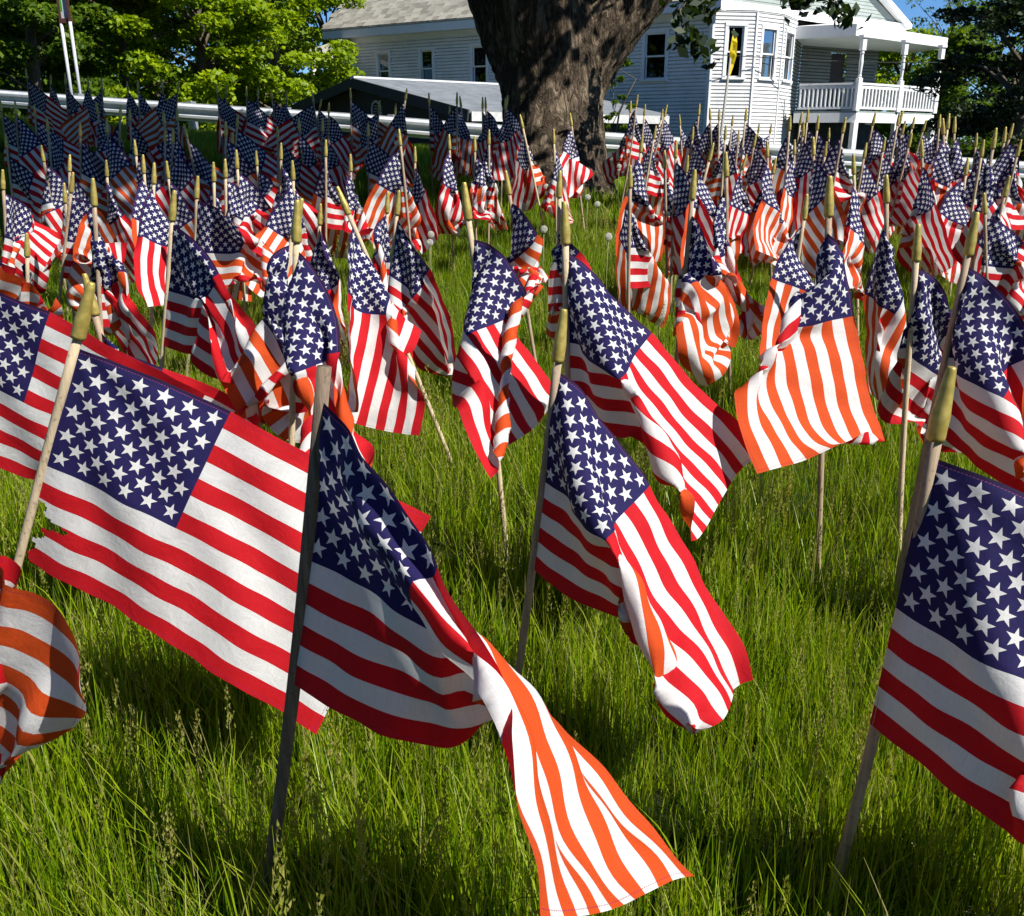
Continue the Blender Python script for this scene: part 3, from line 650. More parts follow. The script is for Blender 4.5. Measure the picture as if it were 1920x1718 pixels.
# (tip px, low px, depth m, hoist start below tip, anchors (u,v,x,y[,dz]), flip, finial, label)
HERO = [
 ((172,530),(40,1060),1.12,.085,[(.2,0,300,703),(.4,0,438,757),(1,0,835,965),(.4,.538,322,990),(1,1,597,1400)],0,'gold','weathered flag with a torn lower hoist corner, spread flat left of the bare dark stick'),
 ((608,688),(490,1718),.86,.031,[(.2,0,690,868,-.03),(.4,0,830,1085,-.08),(.4,.538,822,1188,-.05),(.22,1,700,1378,-.01),(.45,1,892,1402,-.02),(.55,0,925,1235,-.14),(.7,0,955,1350,-.18),(.85,0,950,1490,-.21),(1,0,1035,1722,-.24),(.58,1,985,1262,.06),(.7,1,1080,1370,.05),(.85,1,1205,1530,.03),(1,1,1335,1705,0),(.7,.538,1015,1370,-.06),(.85,.538,1080,1530,-.09),(1,.538,1185,1713,-.12)],0,'bare','shaded flag on a bare dark untipped stick, its fly twisting forward to orange stripes'),
 ((1058,580),(972,1250),1.27,.085,[(.2,0,1128,785,.02),(.4,0,1212,900,.05),(.4,.538,1122,970,-.05),(.42,1,1192,1170,-.04),(.7,0,1305,1065,.04),(.92,0,1400,1215,.02),(.7,.615,1238,1285,-.11),(.92,.615,1282,1352,-.15),(1,0,1412,1290,.01),(1,.615,1300,1388,-.15),(.7,1,1270,1215,.0),(.92,1,1335,1295,.0),(.2,1,1100,1152,-.02)],0,'gold','large flag folded down the middle with its fly tip curling over grass, centre foreground'),
 ((1785,688),(1550,1700),.88,.09,[(.2,0,1925,928),(.37,1,1920,1610),(.29,.538,1920,1252),(1,0,2540,1260),(1,1,2400,1850)],0,'gold','flag cut off by the right edge, on a weathered leaning stick nearest that edge'),
 ((-120,395),(-195,900),1.5,.085,[(.4,0,82,563),(1,0,385,745),(1,1,290,1050),(.45,1,70,912)],0,'gold','flag cut off by the left edge, partly hidden behind the torn flag\'s gold tip'),
 ((-330,770),(-420,1350),.8,.085,[(.65,0,-5,1048),(.85,0,82,1120),(1,0,146,1268),(1,.75,0,1392)],1,'gold','orange striped fly corner poking in from the left edge, below the torn flag'),
 ((327,357),(300,680),2.25,.08,[(.4,0,415,523,-.12),(.7,0,462,600,-.16),(1,0,478,655,-.2),(.4,.538,372,540,-.02),(.45,1,375,668,0),(.9,1,440,692,-.1)],0,'gold','half shaded flag with a straight lit hoist strip, on a tall pale stick'),
 ((371,330),(358,540),3.1,.08,[(.25,0,415,395),(.45,0,458,440),(.4,.538,455,467),(1,0,522,510),(1,1,500,546),(.5,1,440,525)],1,'gold','shadowed flag billowing right with a dark canton, behind the half shaded flag'),
 ((5,318),(10,520),3.5,.085,[(.4,0,60,400),(.4,.538,25,441),(1,0,118,452),(1,1,88,542),(.4,1,-4,505)],0,'gold','brightly lit flag spread open at the left edge with its stripes running down right'),
 ((137,323),(115,560),3.4,.09,[(.35,0,172,392),(.38,.538,177,447),(.38,1,178,522),(.2,1,146,510),(1,.5,160,470,.16)],0,'gold','flat hanging flag with level stripes, second from the left edge in its row'),
 ((174,334),(192,640),2.5,.1,[(.4,0,224,505),(.4,.538,186,533),(.7,0,258,580),(1,0,292,640),(1,1,248,700)],0,'gold','flag with a dark canton and red stripes slanting down, above the torn flag'),
 ((158,513),(196,660),1.62,.1,[(.4,0,300,690),(1,0,480,800),(1,1,420,1000)],0,'gold','mostly hidden flag peeking out as a dark canton above the torn flag\'s top hem'),
 ((50,437),(55,640),2.9,.09,[(.3,0,58,505),(.4,.538,46,535),(1,0,60,600),(1,1,45,620)],0,'gold','rolled up narrow flag with a slim gold tip before the lit left edge flag'),
 ((-95,400),(-110,700),2.0,.085,[(.5,0,5,497),(.75,0,52,527),(1,0,101,562),(1,1,40,680),(.5,1,-60,640)],1,'gold','orange striped flag corner at the left edge, just above the cut off flag'),
 ((557,375),(551,720),1.63,.085,[(.4,0,634,672,0),(.4,.538,562,690,-.04),(1,0,690,895,-.06),(1,1,578,850,-.08)],0,'gold','large drooping flag behind the bare dark stick, on a thick gold tipped stick'),
 ((566,372),(480,778),1.8,.09,[(.2,.1,515,520,-.04),(.22,.538,488,580,-.05),(.25,1,430,712,-.06),(.4,.538,545,688,.03),(.4,0,565,560,.03),(1,0,575,830,.05),(1,1,470,815,.05),(.6,1,450,770,.02)],1,'gold','flag rolled round its slanting pale stick, bottom edge curled into a loop'),
 ((601,382),(594,600),3.3,.08,[(.4,0,642,528),(.4,.538,612,550),(1,0,668,640),(1,1,636,668)],0,'gold','flag with a red upper edge drooping right, behind the large drooping flag'),
 ((632,350),(822,810),2.35,.1,[(.4,0,652,560),(.4,.538,722,582,-.04),(1,0,668,790),(1,1,786,815),(.2,1,788,618,-.1),(.5,1,762,665,-.04),(.75,1,790,740)],1,'gold','flag hanging low into the grass from a stick that leans to the left'),
 ((748,357),(728,600),2.85,.085,[(.4,0,808,500),(.4,.538,770,562),(1,0,863,690),(1,1,838,708),(.4,1,745,600)],0,'gold','wide shadowed flag with a black canton and slanting stripes, rightmost of three gold tips'),
 ((727,360),(721,540),3.3,.08,[(.4,0,705,450),(.4,.538,708,500),(1,0,715,590),(1,1,700,600)],0,'gold','narrow folded flag on a pale stick before the wide shadowed flag'),
 ((870,342),(943,990),1.85,.11,[(.4,0,985,556,.03),(.4,.538,866,610,-.06),(1,0,1041,738,-.02),(1,1,925,911,-.19),(.7,.9,882,750,-.13)],0,'gold','tall bright flag hanging in a wide lozenge, its lower corner touching the stick'),
 ((948,320),(992,600),2.9,.1,[(.4,0,1003,443,-.04),(.35,.538,948,480),(1,0,1028,530),(1,1,950,575),(.7,.3,1010,500)],1,'gold','twice folded orange flag behind the tall bright lozenge flag'),
 ((1058,378),(1072,830),1.62,.085,[(.2,0,1132,540,.02),(.4,0,1218,629,.06),(.4,.538,1155,706,-.07),(1,0,1422,854,.05),(1,1,1300,1022,-.18),(.4,1,1190,812,-.05),(.7,1,1238,905,-.12),(.7,0,1330,752,.06)],0,'gold','long flag streaming right with a creased canton, above the folded centre flag'),
 ((1050,320),(1038,640),2.6,.09,[(.3,0,1064,450),(.3,.538,1060,480),(.3,1,1060,582),(1,0,1046,560,.1),(1,1,1050,640,.1)],0,'gold','slim flag with level stripes left of the long streaming flag\'s gold tip'),
 ((1556,330),(1540,860),1.72,.1,[(.2,0,1580,492,.01),(.2,.538,1508,488,-.05),(.4,0,1602,590,.02),(.4,.538,1461,613,-.06),(1,0,1652,835,.03),(1,1,1420,908,-.15),(.7,.538,1470,740,-.06),(.7,1,1368,720,-.11)],1,'gold','broad orange striped flag with a wide fanned hem, tallest right of centre'),
 ((1722,420),(1700,800),1.85,.085,[(.4,0,1785,625),(.4,.538,1762,700),(.5,1,1725,795),(1,0,1845,730),(1,1,1800,835),(.12,1,1670,748)],0,'gold','shadowed flag with a black canton between the broad orange flag and right edge'),
 ((1832,398),(1742,825),1.6,.09,[(.4,.538,1880,740,-.06),(.4,0,1938,655,.06),(.5,1,1890,908,-.08),(1,0,2010,900,.05),(1,1,1980,1010,-.1)],0,'gold','flag with a long pointed canton touching the right edge, behind the weathered leaning stick'),
 ((1845,362),(1855,560),3.3,.09,[(.4,.538,1905,498),(.4,0,1918,460),(1,0,1985,540),(1,1,1940,590)],0,'gold','curled flag with level red stripes at the right edge, above the pointed canton'),
 ((1182,310),(1180,620),3.15,.11,[(.4,0,1160,444),(.4,.538,1213,472),(1,0,1158,600),(1,1,1243,622),(.6,1,1253,522)],0,'gold','orange flag hanging full to the grass, nearest flag right of the tree'),
 ((1246,282),(1250,560),4.0,.09,[(.4,0,1245,405),(.4,.538,1287,412),(1,0,1252,520),(1,1,1290,500)],0,'gold','narrow flag with dark stripes right of the orange grass level flag'),
 ((1303,318),(1268,690),2.35,.11,[(.4,0,1338,520),(.4,.538,1293,528),(1,0,1377,655),(1,1,1312,710),(.5,1,1270,610,-.05)],1,'gold','wrapped flag split by its grey stick, orange to the left of it'),
 ((1361,285),(1368,640),2.85,.12,[(.25,.1,1350,420),(.28,.538,1344,460,-.06),(.28,1,1352,540,-.08),(.55,1,1386,530,-.06),(1,0,1418,590,.03),(1,1,1372,612,.03)],1,'gold','folded flag with curved orange bands in front and a dark red back'),
 ((1438,264),(1446,500),4.35,.09,[(.4,0,1428,377),(.4,.538,1465,395),(1,0,1416,470),(1,1,1487,497)],0,'gold','flag with a round grey shadow and a dandelion clock at its hem'),
 ((1728,262),(1735,520),4.0,.11,[(.4,0,1752,383),(.4,.538,1705,401),(1,0,1788,492),(1,1,1726,519)],0,'gold','rounded red flag hanging right of the porch steps line, alone before green grass'),
 ((1768,222),(1775,470),4.4,.1,[(.4,0,1750,335),(.4,.538,1788,352),(1,0,1752,430),(1,1,1815,462),(.6,1,1822,380)],0,'gold','wide flag with a starry rounded canton, right of the porch'),
 ((1600,289),(1606,560),3.5,.1,[(.4,0,1590,430),(.4,.538,1622,452),(1,0,1578,545),(1,1,1640,560)],0,'gold','bright starry canton flag behind the broad orange flag, left of the deep blue canton'),
 ((1662,328),(1664,720),2.5,.11,[(.4,0,1620,556),(.4,.538,1678,592),(1,0,1630,740),(1,1,1700,735),(.2,.5,1690,520)],0,'gold','flag with a tall deep blue canton, hanging between the orange flag and the black canton'),
 ((422,298),(428,480),3.75,.085,[(.4,0,484,385),(.4,.538,468,398),(1,0,547,436),(1,1,506,491),(.3,1,442,458)],0,'gold','flag with a white lit edge streaming right above the shadowed dark canton flag'),
 ((480,282),(490,450),4.6,.1,[(.4,0,510,352),(.4,.538,475,372),(1,0,533,396),(1,1,500,417)],0,'gold','flag with a black canton and dappled red stripes before the shade'),
 ((657,289),(662,480),4.1,.085,[(.4,0,653,395),(.4,.538,681,380),(1,0,665,440),(1,1,703,430)],1,'gold','small orange banded flag beside a stick leaning left'),
 ((778,275),(780,480),4.6,.1,[(.4,0,796,358),(.4,.538,757,378),(1,0,824,440),(1,1,790,462)],0,'gold','flag with straight red stripes reaching the grass, below the arched vent'),
 ((842,252),(850,460),4.7,.085,[(.4,0,833,346),(.4,.538,854,358),(1,0,828,440),(1,1,886,400)],1,'gold','flag left of the trunk with down-left stripes, nearest the tall lozenge flag\'s tip'),
 ((917,243),(915,440),4.9,.09,[(.4,0,906,330),(.4,.538,935,338),(1,0,915,415),(1,1,950,420)],0,'gold','flag with a straight canton edge left of the trunk, stripes nearly upright'),
 ((890,255),(893,440),4.7,.1,[(.4,0,892,345),(.4,.538,911,352),(1,0,905,410),(1,1,930,415)],0,'gold','thin flag with magenta bands left of the trunk'),
 ((975,215),(1012,390),5.2,.09,[(.4,0,969,302),(.4,.538,983,313),(1,0,960,378),(1,1,1000,388),(.3,1,1022,330)],1,'gold','lozenge flag with stripes slanting down left, in front of the trunk\'s dark side'),
 ((1069,212),(1088,370),5.6,.09,[(.4,0,1056,288),(.4,.538,1071,295),(1,0,1052,335),(1,1,1078,355),(.3,1,1106,315)],1,'gold','lozenge flag in front of the trunk\'s lit right side'),
 ((1038,242),(1042,420),5.0,.09,[(.4,0,1056,330),(.4,.538,1036,340),(1,0,1068,400),(1,1,1050,420)],0,'gold','narrow flag before the middle of the trunk'),
]
# generic: tip, depth, mode
GEN = [
 # shade, back row
 *[((x,y),d,m,'NTH FLAG from left in the shaded back row under left trees') for x,y,d,m in [(48,128,9.2,'w'),(95,140,9.6,'o'),(122,138,9,'w'),(165,142,9.6,'r'),(190,146,9,'w'),(238,152,9.6,'o'),(258,150,9,'o'),(303,148,9.4,'r'),(335,152,9,'w'),(405,157,9.2,'w'),(425,160,9.6,'r'),(462,162,9,'w'),(484,163,9.4,'o'),(508,168,9.2,'o'),(537,170,9.6,'r'),(585,172,9,'w'),(603,185,9.4,'o')]],
 # shade, mid
 *[((x,y),d,m,'NTH FLAG from left in deep shade, middle rows left of trunk') for x,y,d,m in [(0,186,7.4,'w'),(28,190,7,'w'),(64,196,7.4,'w'),(88,222,6.6,'o'),(180,192,7.4,'w'),(243,203,7,'w'),(332,203,7.2,'w'),(345,232,6.4,'w'),(446,214,7,'w'),(437,248,6.2,'w'),(520,236,7,'w'),(560,222,7,'o'),(150,230,6.2,'w'),(10,250,6.2,'w'),(310,240,6.4,'w'),(605,222,6.8,'w')]],
 # shade, with sunlit tips
 *[((x,y),d,m,'NTH FLAG from left along the sunlit front edge of the shade') for x,y,d,m in [(200,222,6.2,'o'),(226,197,6.2,'r'),(306,208,6.6,'o'),(325,240,6,'o'),(423,227,5.8,'o'),(77,272,5.4,'o'),(131,290,5.2,'o'),(252,262,5.6,'o'),(268,290,4.8,'r'),(289,305,4.2,'r'),(312,302,5.2,'o'),(400,304,4.6,'r'),(443,281,4.8,'o'),(527,268,5.4,'o'),(548,301,4.6,'o'),(611,262,5.4,'r'),(120,343,4.4,'o'),(748,242,5.4,'o'),(199,300,5.4,'o')]],
 # before the garage
 *[((x,y),d,m,'NTH FLAG from left in the row before the dark garage') for x,y,d,m in [(657,165,8.6,'w'),(712,188,8.6,'w'),(742,194,8.4,'o'),(763,166,8.2,'o'),(804,174,8.4,'o'),(843,198,8.4,'w'),(857,173,8,'o'),(862,180,8.4,'r'),(905,182,8,'r'),(910,182,8.3,'o'),(948,184,8.2,'r'),(952,178,8.5,'o'),(690,230,6.8,'w'),(617,192,8.4,'w')]],
 # right of the trunk
 *[((x,y),d,m,'RIGHT') for x,y,d,m in [(1183,190,8.2,'r'),(1196,178,7.8,'r'),(1210,196,8.4,'o'),(1205,253,5.2,'r'),(1243,205,8.6,'r'),(1251,197,8,'o'),(1274,215,8.8,'o'),(1268,262,5,'o'),(1312,195,7.8,'r'),(1331,202,7.6,'r'),(1349,203,7.6,'r'),(1338,268,4.9,'r'),(1361,235,6.4,'r'),(1375,215,8.4,'o'),(1386,243,7.8,'r'),(1400,202,7,'o'),(1418,251,7,'o'),(1424,230,9,'o'),(1447,231,9,'o'),(1482,217,6.2,'r'),(1504,210,7.2,'o'),(1507,228,6,'r'),(1516,205,7.2,'o'),(1525,257,4.9,'o'),(1513,364,3.5,'r'),(1535,216,6.2,'o'),(1555,240,8.4,'o'),(1586,220,5.8,'r'),(1642,210,7,'o'),(1687,210,6.8,'r'),(1693,207,7.2,'o'),(1698,226,6.6,'o'),(1715,219,7.6,'o'),(1737,225,8,'o'),(1763,215,6.8,'r'),(1780,213,5.8,'r'),(1791,219,5.6,'o'),(1832,250,7,'w'),(1845,262,5.2,'r'),(1868,240,4.4,'o'),(1886,238,5.8,'r'),(1900,232,6,'o'),(1915,262,5.4,'r'),(1290,292,5.4,'r'),(1455,296,5.6,'r'),(1625,268,6,'o'),(1815,296,5.2,'r'),(1893,330,4.3,'r'),(1400,290,6,'r'),(1490,262,6,'r'),(1550,266,6.2,'o'),(1660,258,6.4,'o'),(1230,236,7,'r'),(1300,238,7,'o'),(1710,250,6.4,'r')]],
]
# ------------------------------------------------------------------ stick flags
def flag_material(name, canton):
    t = NT(name); uv = t.n('UVMap').outputs[0]
    sep = t.n('SeparateXYZ'); t.t.links.new(uv, sep.inputs[0]); u, v = sep.outputs[0], sep.outputs[1]
    back = t.n('NewGeometry').outputs['Backfacing']
    oi = t.n('ObjectInfo').outputs['Random']
    white = t.mix(t.math('MULTIPLY', t.noise(uv, 7, 5).outputs[0], 0.35), (0.82, 0.81, 0.79), (0.60, 0.57, 0.52))
    thread = t.n('TexWave', wave_type='BANDS', bands_direction='X'); thread.inputs['Scale'].default_value = 160; t.t.links.new(uv, thread.inputs['Vector'])
    thread2 = t.n('TexWave', wave_type='BANDS', bands_direction='Y'); thread2.inputs['Scale'].default_value = 110; t.t.links.new(uv, thread2.inputs['Vector'])
    edge = t.math('MINIMUM', t.math('MULTIPLY', v, 0.305), t.math('MULTIPLY', t.math('SUBTRACT', 1.0, v), 0.305))
    edge = t.math('MINIMUM', edge, t.math('MULTIPLY', t.math('SUBTRACT', 1.0, u), 0.457))
    hem = t.math('LESS_THAN', edge, 0.0042)
    stitch = t.math('MULTIPLY', t.math('LESS_THAN', t.math('ABSOLUTE', t.math('SUBTRACT', edge, 0.0046)), 0.0005),
                    t.math('LESS_THAN', t.math('FRACT', t.math('MULTIPLY', t.math('ADD', u, t.math('MULTIPLY', v, 0.67)), 130.0)), 0.6))
    if not canton:
        s = t.math('MODULO', t.math('FLOOR', t.math('MULTIPLY', v, 13.0)), 2.0)
        fade = t.noise(t.mapping(uv, (3, 9, 1)), 6, 4).outputs[0]
        red = t.mix(back, (0.58, 0.005, 0.014), (0.66, 0.080, 0.010))
        red = t.mix(t.math('MULTIPLY', fade, 0.14), red, (0.60, 0.07, 0.05))
        col = t.mix(s, red, white)
        col = t.mix(t.math('MULTIPLY', stitch, 0.7), col, (0.35, 0.02, 0.10))
    else:
        a = t.math('MULTIPLY', u, 30.0); b = t.math('MULTIPLY', v, 10 / 0.538462)
        R = 0.0108
        def star(aa, bb):
            x = t.math('MULTIPLY', t.math('SUBTRACT', t.math('FLOORED_MODULO', aa, 2.0), 1.0), 0.01523)
            y = t.math('MULTIPLY', t.math('SUBTRACT', t.math('FLOORED_MODULO', bb, 2.0), 1.0), -0.01642)
            rho = t.math('SQRT', t.math('ADD', t.math('MULTIPLY', x, x), t.math('MULTIPLY', y, y)))
            th = t.math('ARCTAN2', x, y); seg = 2 * math.pi / 5
            th = t.math('ABSOLUTE', t.math('SUBTRACT', t.math('FLOORED_MODULO', t.math('ADD', th, seg / 2), seg), seg / 2))
            px = t.math('MULTIPLY', rho, t.math('COSINE', th)); py = t.math('MULTIPLY', rho, t.math('SINE', th))
            r = 0.40 * R; ix, iy = r * math.cos(seg / 2), r * math.sin(seg / 2)
            f = t.math('SUBTRACT', t.math('MULTIPLY', py, ix - R), t.math('MULTIPLY', t.math('SUBTRACT', px, R), iy))
            return t.math('GREATER_THAN', f, 0.0)
        inb = lambda q, lo, hi: t.math('MULTIPLY', t.math('GREATER_THAN', q, lo), t.math('LESS_THAN', q, hi))
        s1 = star(a, b)
        s2 = t.math('MULTIPLY', star(t.math('ADD', a, 1.0), t.math('ADD', b, 1.0)), t.math('MULTIPLY', inb(a, 1.0, 11.0), inb(b, 1.0, 9.0)))
        s = t.math('MAXIMUM', s1, s2)
        blue = t.mix(t.math('MULTIPLY', t.noise(uv, 9, 5).outputs[0], 0.5), (0.016, 0.013, 0.085), (0.028, 0.022, 0.105))
        blue = t.mix(hem, blue, (0.022, 0.010, 0.05))
        blue = t.mix(t.math('MULTIPLY', stitch, 0.6), blue, (0.40, 0.08, 0.25))
        col = t.mix(s, blue, white)
    slub = t.math('ADD', t.noise(t.mapping(uv, (14, 330, 1)), 1.0, 3, .6).outputs[0], t.noise(t.mapping(uv, (430, 12, 1)), 1.0, 3, .6).outputs[0])
    col = t.mix(1.0, col, t.ramp(t.math('MULTIPLY', slub, .5), [(.32, (.80, .80, .80)), (.62, (1.0, 1.0, 1.0))]), 'MULTIPLY')
    h = t.math('ADD', t.math('MULTIPLY', t.math('ADD', thread.outputs[1], thread2.outputs[1]), 0.05),
               t.math('ADD', t.math('MULTIPLY', t.noise(t.mapping(uv, (1.0, 0.67, 1), (0, 0, 0)), 16, 5, 0.6, 0.6).outputs[0], 1.0), t.math('MULTIPLY', hem, 0.5)))
    nm = t.bump(h, 0.65, 0.0026)
    d = t.principled(col, 0.72, 0, nm, 0.18)
    tr = t.n('BsdfTranslucent'); t.put(tr.inputs[0], col); t.t.links.new(nm, tr.inputs['Normal'])
    mx = t.n('MixShader'); mx.inputs[0].default_value = 0.30
    t.t.links.new(d, mx.inputs[1]); t.t.links.new(tr.outputs[0], mx.inputs[2])
    return t.surface(mx.outputs[0])
M_FIELD = flag_material('printed_stripes_cotton', False)
M_CANTON = flag_material('printed_stars_cotton', True)
def wood(name, a, b):
    t = NT(name); oi = t.n('ObjectInfo').outputs['Random']
    v = t.mapping(t.coord(), (60, 60, 4)); n = t.noise(v, 3.0, 6, 0.65)
    spots = t.noise(t.coord(), 160, 3)
    col = t.ramp(n.outputs[0], [(0.3, a), (0.72, b)])
    col = t.mix(t.math('MULTIPLY', t.math('GREATER_THAN', spots.outputs[0], 0.62), 0.35), col, (0.05, 0.04, 0.035))
    return t.surface(t.principled(col, 0.75, 0, t.bump(n.outputs[0], 0.5, 0.002), 0.25))
M_STICK = wood('weathered_dowel', (0.24, 0.17, 0.11), (0.46, 0.35, 0.24))
M_STICK_PALE = wood('pale_dowel', (0.42, 0.32, 0.19), (0.58, 0.47, 0.32))
M_STICK_DARK = wood('dark_dowel', (0.085, 0.062, 0.045), (0.25, 0.18, 0.12))  # darker wood tones, used for the untipped stick
def gold():
    t = NT('gold_painted_plastic'); n = t.noise(t.coord(), 90, 5)
    col = t.ramp(n.outputs[0], [(0.3, (0.36, 0.27, 0.06)), (0.7, (0.60, 0.47, 0.13))])
    return t.surface(t.principled(col, t.math('ADD', t.math('MULTIPLY', n.outputs[0], 0.25), 0.30), 0.45, t.bump(n.outputs[0], 0.25, 0.0015), 0.5))
M_GOLD = gold()

NU, NV = 20, 13
FW, FH = 0.457, 0.305
rng = np.random.default_rng(7)
TEMPL = {   # where points of a limp flag come to hang, metres right of and below the top of its hoist
 'o': [(.4, 0, .085, .150), (.4, .538, -.020, .205), (1, 0, .165, .370), (1, 1, .050, .475)],
 'r': [(.4, 0, -.060, .165), (.4, .538, .060, .205), (1, 0, -.065, .420), (1, 1, .120, .455), (.6, 1, .135, .290)],
 'w': [(.4, 0, .130, .110), (.4, .538, .110, .260), (1, 0, .330, .270), (1, 1, .260, .470), (.5, 1, .130, .400)],
}
FLAGS = []
for tip, low, d, s0, anc, flip, fin, lab in HERO:
    T = at(*tip, d); r = ray(*low); Lw = EYE + r * (T[1] / r[1]); dr = unit(Lw - T)
    A = []
    for q in anc:
        u, v, x, y = q[:4]
        A.append((round(u * NU), round(v * NV), unit(ray(x, y)), (d + q[4]) if len(q) > 4 else None))
    FLAGS.append(dict(T=T, dr=dr, s0=s0, A=A, flip=flip, fin=fin, label=lab, hero=True, tip=tip, d=d))
for tip, d, mode, zone in GEN:
    d *= .79
    if mode == 'w' and rng.random() < .25: mode = 'o'
    T = at(*tip, d); dr = unit(np.array([rng.normal(-.05, .07), rng.normal(0, .06), -1]))
    s0 = .088; top = T + dr * s0; A = []
    k = rng.normal(1.12, .10); dx = rng.normal(0, .02)
    flipx = -1 if rng.random() < {'r': .2, 'w': .30, 'o': .12}[mode] else 1
    for (u, v, x, y) in TEMPL[mode]:
        p = top + np.array([flipx * x * k + dx * u + rng.normal(0, .012), 0, -y + rng.normal(0, .012)])
        A.append((round(u * NU), round(v * NV), unit(p - EYE), None))
    FLAGS.append(dict(T=T, dr=dr, s0=s0, A=A, flip=int(rng.random() < (.15 if mode == 'r' else .35)), fin='gold', label=None, hero=False, mode=mode, tip=tip, d=d, zone=zone))

def drape(flags, steps=420):
    """cloth of every flag: inextensible grid pinned along its stick, pulled down by its weight and held where the wind has blown it"""
    NF = len(flags); X = np.zeros((NF, NU + 1, NV + 1, 3)); pin = np.zeros((NF, NV + 1, 3))
    gi, gj = np.meshgrid(np.arange(NU + 1), np.arange(NV + 1), indexing='ij')
    fa, ia, ja, ra, da, dk = [], [], [], [], [], []
    for k, f in enumerate(flags):
        top = f['T'] + f['dr'] * f['s0']
        pin[k] = top + f['dr'] * (np.arange(NV + 1) / NV * FH)[:, None]
        dep0 = np.dot(pin[k][0] - EYE, [0, CP, -SP])
        pts = [(0, j, pin[k][j]) for j in range(0, NV + 1, 3)]
        for (i, j, r, dd) in f['A']:
            dd0 = (dd if dd is not None else dep0) / np.dot(r, [0, CP, -SP])
            pts.append((i, j, EYE + r * dd0))
            fa.append(k); ia.append(i); ja.append(j); ra.append(r); da.append(dd0); dk.append(0.12 if dd is not None else 0.0)
        W = np.zeros(gi.shape); S = np.zeros(gi.shape + (3,))
        for (i, j, p) in pts:
            w = 1.0 / ((gi - i) ** 2 + (gj - j) ** 2 + 0.4) ** 1.6
            W += w; S += w[..., None] * p
        X[k] = S / W[..., None]
        fr = np.random.default_rng(500 + k); ph = fr.uniform(0, 6.28, 4)
        ripple = (0.006 if f['hero'] else 0.012) * (np.sin(gi * 0.50 + gj * 0.18 + ph[0]) + 0.7 * np.sin(gj * 0.55 - gi * 0.2 + ph[1]))
        X[k] += ((gi / NU) ** 0.7 * ripple)[..., None] * np.array([0.15, -1.0, 0.0])
        X[k][0] = pin[k]
    fa = np.array(fa); ia = np.array(ia); ja = np.array(ja); ra = np.array(ra); da = np.array(da); dk = np.array(dk)
    ru, rv = FW / NU, FH / NV; rd = math.hypot(ru, rv)
    V = np.zeros_like(X)
    def con(a, b, rest, k=1.0):
        d = b - a; l = np.sqrt((d * d).sum(-1)) + 1e-9
        c = d * ((l - rest) / l * (0.5 * k))[..., None]
        a += c; b -= c
    grav = np.array([0, 0, -1.0]) * 6.0e-5
    for s in range(steps):
        late = s / steps
        X0 = X.copy(); X += V * 0.90 + grav
        ak = 0.45 if late < 0.75 else 0.25
        rel = X[fa, ia, ja] - EYE; t = (rel * ra).sum(-1)
        t2 = t + dk * (da - t)
        mv = (ra * t2[:, None] - rel) * ak
        np.add.at(X, (fa, ia, ja), mv)
        for di, dj in ((1, 0), (-1, 0), (0, 1), (0, -1)):
            i2 = ia + di; j2 = ja + dj; ok = (i2 >= 0) & (i2 <= NU) & (j2 >= 0) & (j2 <= NV)
            np.add.at(X, (fa[ok], i2[ok], j2[ok]), mv[ok] * 0.6)
        for _ in range(2):
            con(X[:, 0:-1:2], X[:, 1::2], ru); con(X[:, 1:-1:2], X[:, 2::2], ru)
            con(X[:, :, 0:-1:2], X[:, :, 1::2], rv); con(X[:, :, 1:-1:2], X[:, :, 2::2], rv)
            for o in (0, 1):
                con(X[:, o::2, :-1][:, :NU // 2], X[:, o + 1::2, 1:], rd, 0.4)
                con(X[:, o::2, 1:][:, :NU // 2], X[:, o + 1::2, :-1], rd, 0.4)
            X[:, 0] = pin
        # stiffness against sharp creases
        lap = np.zeros_like(X)
        lap[:, 1:-1] += 0.5 * (X[:, :-2] + X[:, 2:]) - X[:, 1:-1]
        lap[:, :, 1:-1] += 0.5 * (X[:, :, :-2] + X[:, :, 2:]) - X[:, :, 1:-1]
        X += lap * 0.10; X[:, 0] = pin
        # cloth stays above the turf
        gz = ground_z(X[..., 0], X[..., 1]) + 0.03
        X[..., 2] = np.maximum(X[..., 2], gz)
        V = np.clip(X - X0, -0.004, 0.004)
    return X
def refine(G, k):
    """smooth finer grid through the cloth points"""
    def up(A):
        n = A.shape[0]; P = np.concatenate([2 * A[:1] - A[1:2], A, 2 * A[-1:] - A[-2:-1]])
        out = []
        for i in range(n - 1):
            p0, p1, p2, p3 = P[i], P[i + 1], P[i + 2], P[i + 3]
            for q in range(k):
                t = q / k
                out.append(0.5 * (2 * p1 + (p2 - p0) * t + (2 * p0 - 5 * p1 + 4 * p2 - p3) * t * t + (3 * p1 - p0 - 3 * p2 + p3) * t ** 3))
        out.append(A[-1]); return np.array(out)
    return np.swapaxes(up(np.swapaxes(up(G), 0, 1)), 0, 1)

